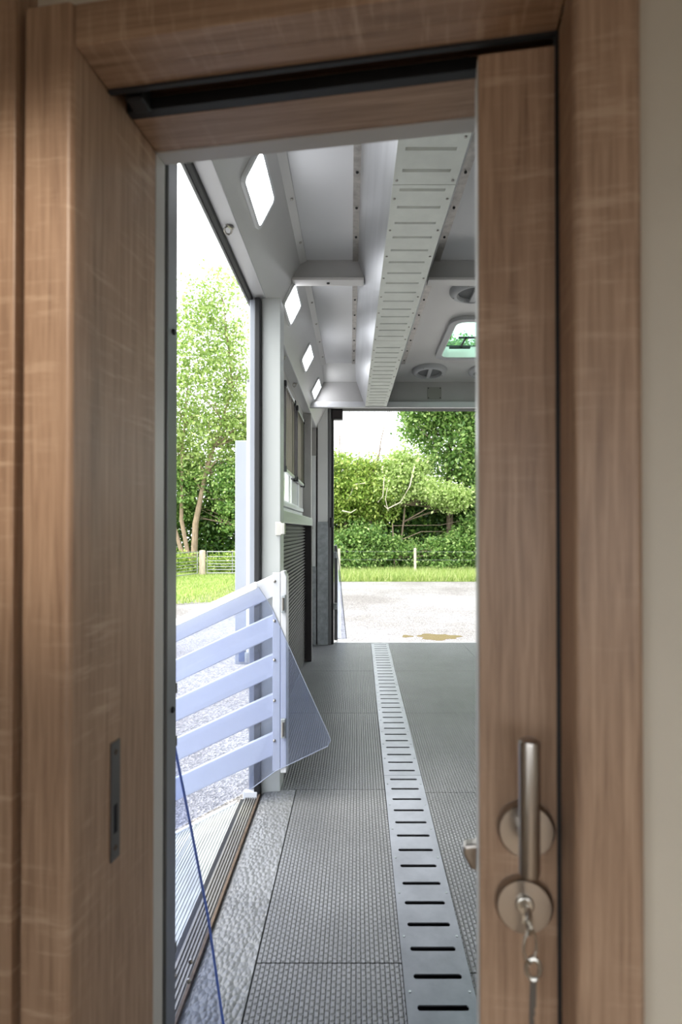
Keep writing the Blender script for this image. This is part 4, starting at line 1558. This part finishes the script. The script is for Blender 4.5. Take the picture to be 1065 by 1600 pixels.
# bare twigs: dead branch tangle in front of the hazel
dt = empty('dead_branch', (1.6, RY - 1.6, 2.2))
tag(dt, 'bare pale dead branches tangled in front of the hazel bush', 'branch')
for k, (pts, r) in enumerate((([(648, 725), (640, 760), (625, 785), (605, 795), (600, 790)], 0.035), ([(600, 745), (598, 775), (590, 785)], 0.025),
                              ([(570, 755), (552, 757), (548, 772), (545, 775)], 0.022), ([(605, 762), (602, 780), (606, 798)], 0.02), ([(534, 798), (548, 801), (556, 796)], 0.03))):
    P3 = []
    for (a, b) in pts:
        q = at(a, b, RY - 1.6)
        P3.append(q - Vector((1.6, RY - 1.6, 2.2)))
    MB().tube(P3, [r * (1 - 0.6 * i / len(P3)) for i in range(len(P3))], 6).build('twig', 'dead_twig', dt)

# left group, seen through the side opening
LY = 28.0
plant('ash_tree', 'tall airy ash tree with pale leaning stems behind the field gates', 'tree', (-7.9, LY - 1, G0),
      [(-7.4, LY, 5.2, 2.4, 1.6, 2.4, 9), (-8.4, LY, 8.2, 2.0, 1.5, 2.4, 5.5), (-6.6, LY, 9.4, 1.8, 1.4, 2.6, 5), (-7.4, LY, 12.0, 1.8, 1.3, 2.4, 3.6), (-7.0, LY, 13.8, 1.9, 1.2, 1.4, 1.1), (-5.6, LY, 6.4, 1.4, 1.3, 2.0, 4.5), (-9.4, LY, 5.0, 1.6, 1.3, 3.0, 6), (-8.8, LY, 11.4, 1.6, 1.2, 2.2, 1.8)],
      1150, 18, 0.30, 0.19, 'leaf_airy', [[(-8.1, LY - 1, G0, 0.17), (-8.0, LY - 1, 1.4, 0.15), (-7.6, LY - 0.6, 4.0, 0.10), (-6.4, LY, 8.4, 0.06), (-6.9, LY, 13.0, 0.02)],
                                        [(-8.2, LY - 1, G0, 0.12), (-8.7, LY - 1, 1.6, 0.10), (-8.8, LY - 0.6, 5.0, 0.06), (-8.6, LY, 10.0, 0.02)],
                                        [(-8.4, LY - 1, G0, 0.12), (-9.4, LY - 1, 2.4, 0.09), (-9.8, LY - 0.5, 5.0, 0.04)]], nbr=90, barkm='pale_bark', brad=0.045, shell=0.1)
plant('hawthorn_bush', 'dense green hawthorn behind the field gates under the ash tree', 'bush', (-6.6, LY - 0.6, G0),
      [(-5.8, LY - 0.6, 2.8, 1.4, 1.0, 2.0), (-9.2, LY - 0.4, 3.0, 1.6, 1.0, 1.6), (-7.2, LY + 0.2, 3.6, 2.0, 1.0, 1.2), (-4.2, LY, 2.8, 1.5, 1.2, 3.4)],
      1100, 22, 0.25, 0.17, 'leaf_mid_green', [[(-5.6, LY - 0.6, G0, 0.09), (-5.4, LY - 0.6, 2.6, 0.04)]])
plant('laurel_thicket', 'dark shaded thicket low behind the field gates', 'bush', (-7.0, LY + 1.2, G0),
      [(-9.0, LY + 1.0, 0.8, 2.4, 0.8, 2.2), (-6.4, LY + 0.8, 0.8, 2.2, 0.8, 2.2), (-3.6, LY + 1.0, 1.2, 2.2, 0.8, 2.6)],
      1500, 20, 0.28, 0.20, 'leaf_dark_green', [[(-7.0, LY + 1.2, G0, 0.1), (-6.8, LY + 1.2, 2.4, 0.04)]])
plant('nettle_patch', 'low green nettles growing along the foot of the field gates', 'plant', (-6.0, LY - 3.2, G0),
      [(-8.6, LY - 2.8, -0.6, 1.6, 0.5, 0.7), (-5.4, LY - 3.0, -0.6, 2.0, 0.5, 0.6)],
      420, 20, 0.16, 0.12, 'leaf_yellow_green', [])
plant('willow_tree', 'slender pale green tree seen through the barred side window', 'tree', (-3.0, LY + 1, G0),
      [(-3.4, LY + 0.6, 5.4, 1.4, 1.2, 2.6), (-2.6, LY + 0.6, 3.4, 1.4, 1.2, 2.0)],
      420, 20, 0.28, 0.19, 'leaf_pale_green', [[(-3.0, LY + 1, G0, 0.12), (-3.2, LY + 1, 6.5, 0.04)]])

# ---- grass: uncountable blades
def blades(n, xs, ys, h, keep=None):
    x = NR.uniform(*xs, n)
    y = NR.uniform(*ys, n)
    if keep is not None:
        k = keep(x, y)
        x, y = x[k], y[k]
    n = len(x)
    hh = h * NR.uniform(0.4, 1.3, n)
    a = NR.uniform(0, 2 * math.pi, n)
    w = 0.012 + 0.008 * NR.random(n)
    lx, ly = NR.normal(0, 0.35, n) * hh, NR.normal(0, 0.35, n) * hh
    z0 = np.full(n, GZ + 0.03)
    A = np.stack([x - w * np.cos(a), y - w * np.sin(a), z0], 1)
    B = np.stack([x + w * np.cos(a), y + w * np.sin(a), z0], 1)
    C = np.stack([x + lx, y + ly, z0 + hh], 1)
    v = np.stack([A, B, C], 1).reshape(-1, 3)
    return v, np.arange(n * 3).reshape(n, 3)


v, q = blades(26000, (-1.5, 9.5), (21.2, 26.0), 0.30)
g1 = fast_mesh('grass', v, q, 'grass_blade')
tag(g1, 'long bright grass growing on the verge below the hedge', 'grass')
g1['kind'] = 'stuff'
v, q = blades(42000, (-11.0, -3.4), (12.6, 26.0), 0.09, lambda x, y: (y > 14.3 - (x + 5.6) * -0.42) | (y > 17.5))
g2 = fast_mesh('grass', v, q, 'grass_blade')
tag(g2, 'short mown grass covering the lawn before the field gates', 'grass')
g2['kind'] = 'stuff'
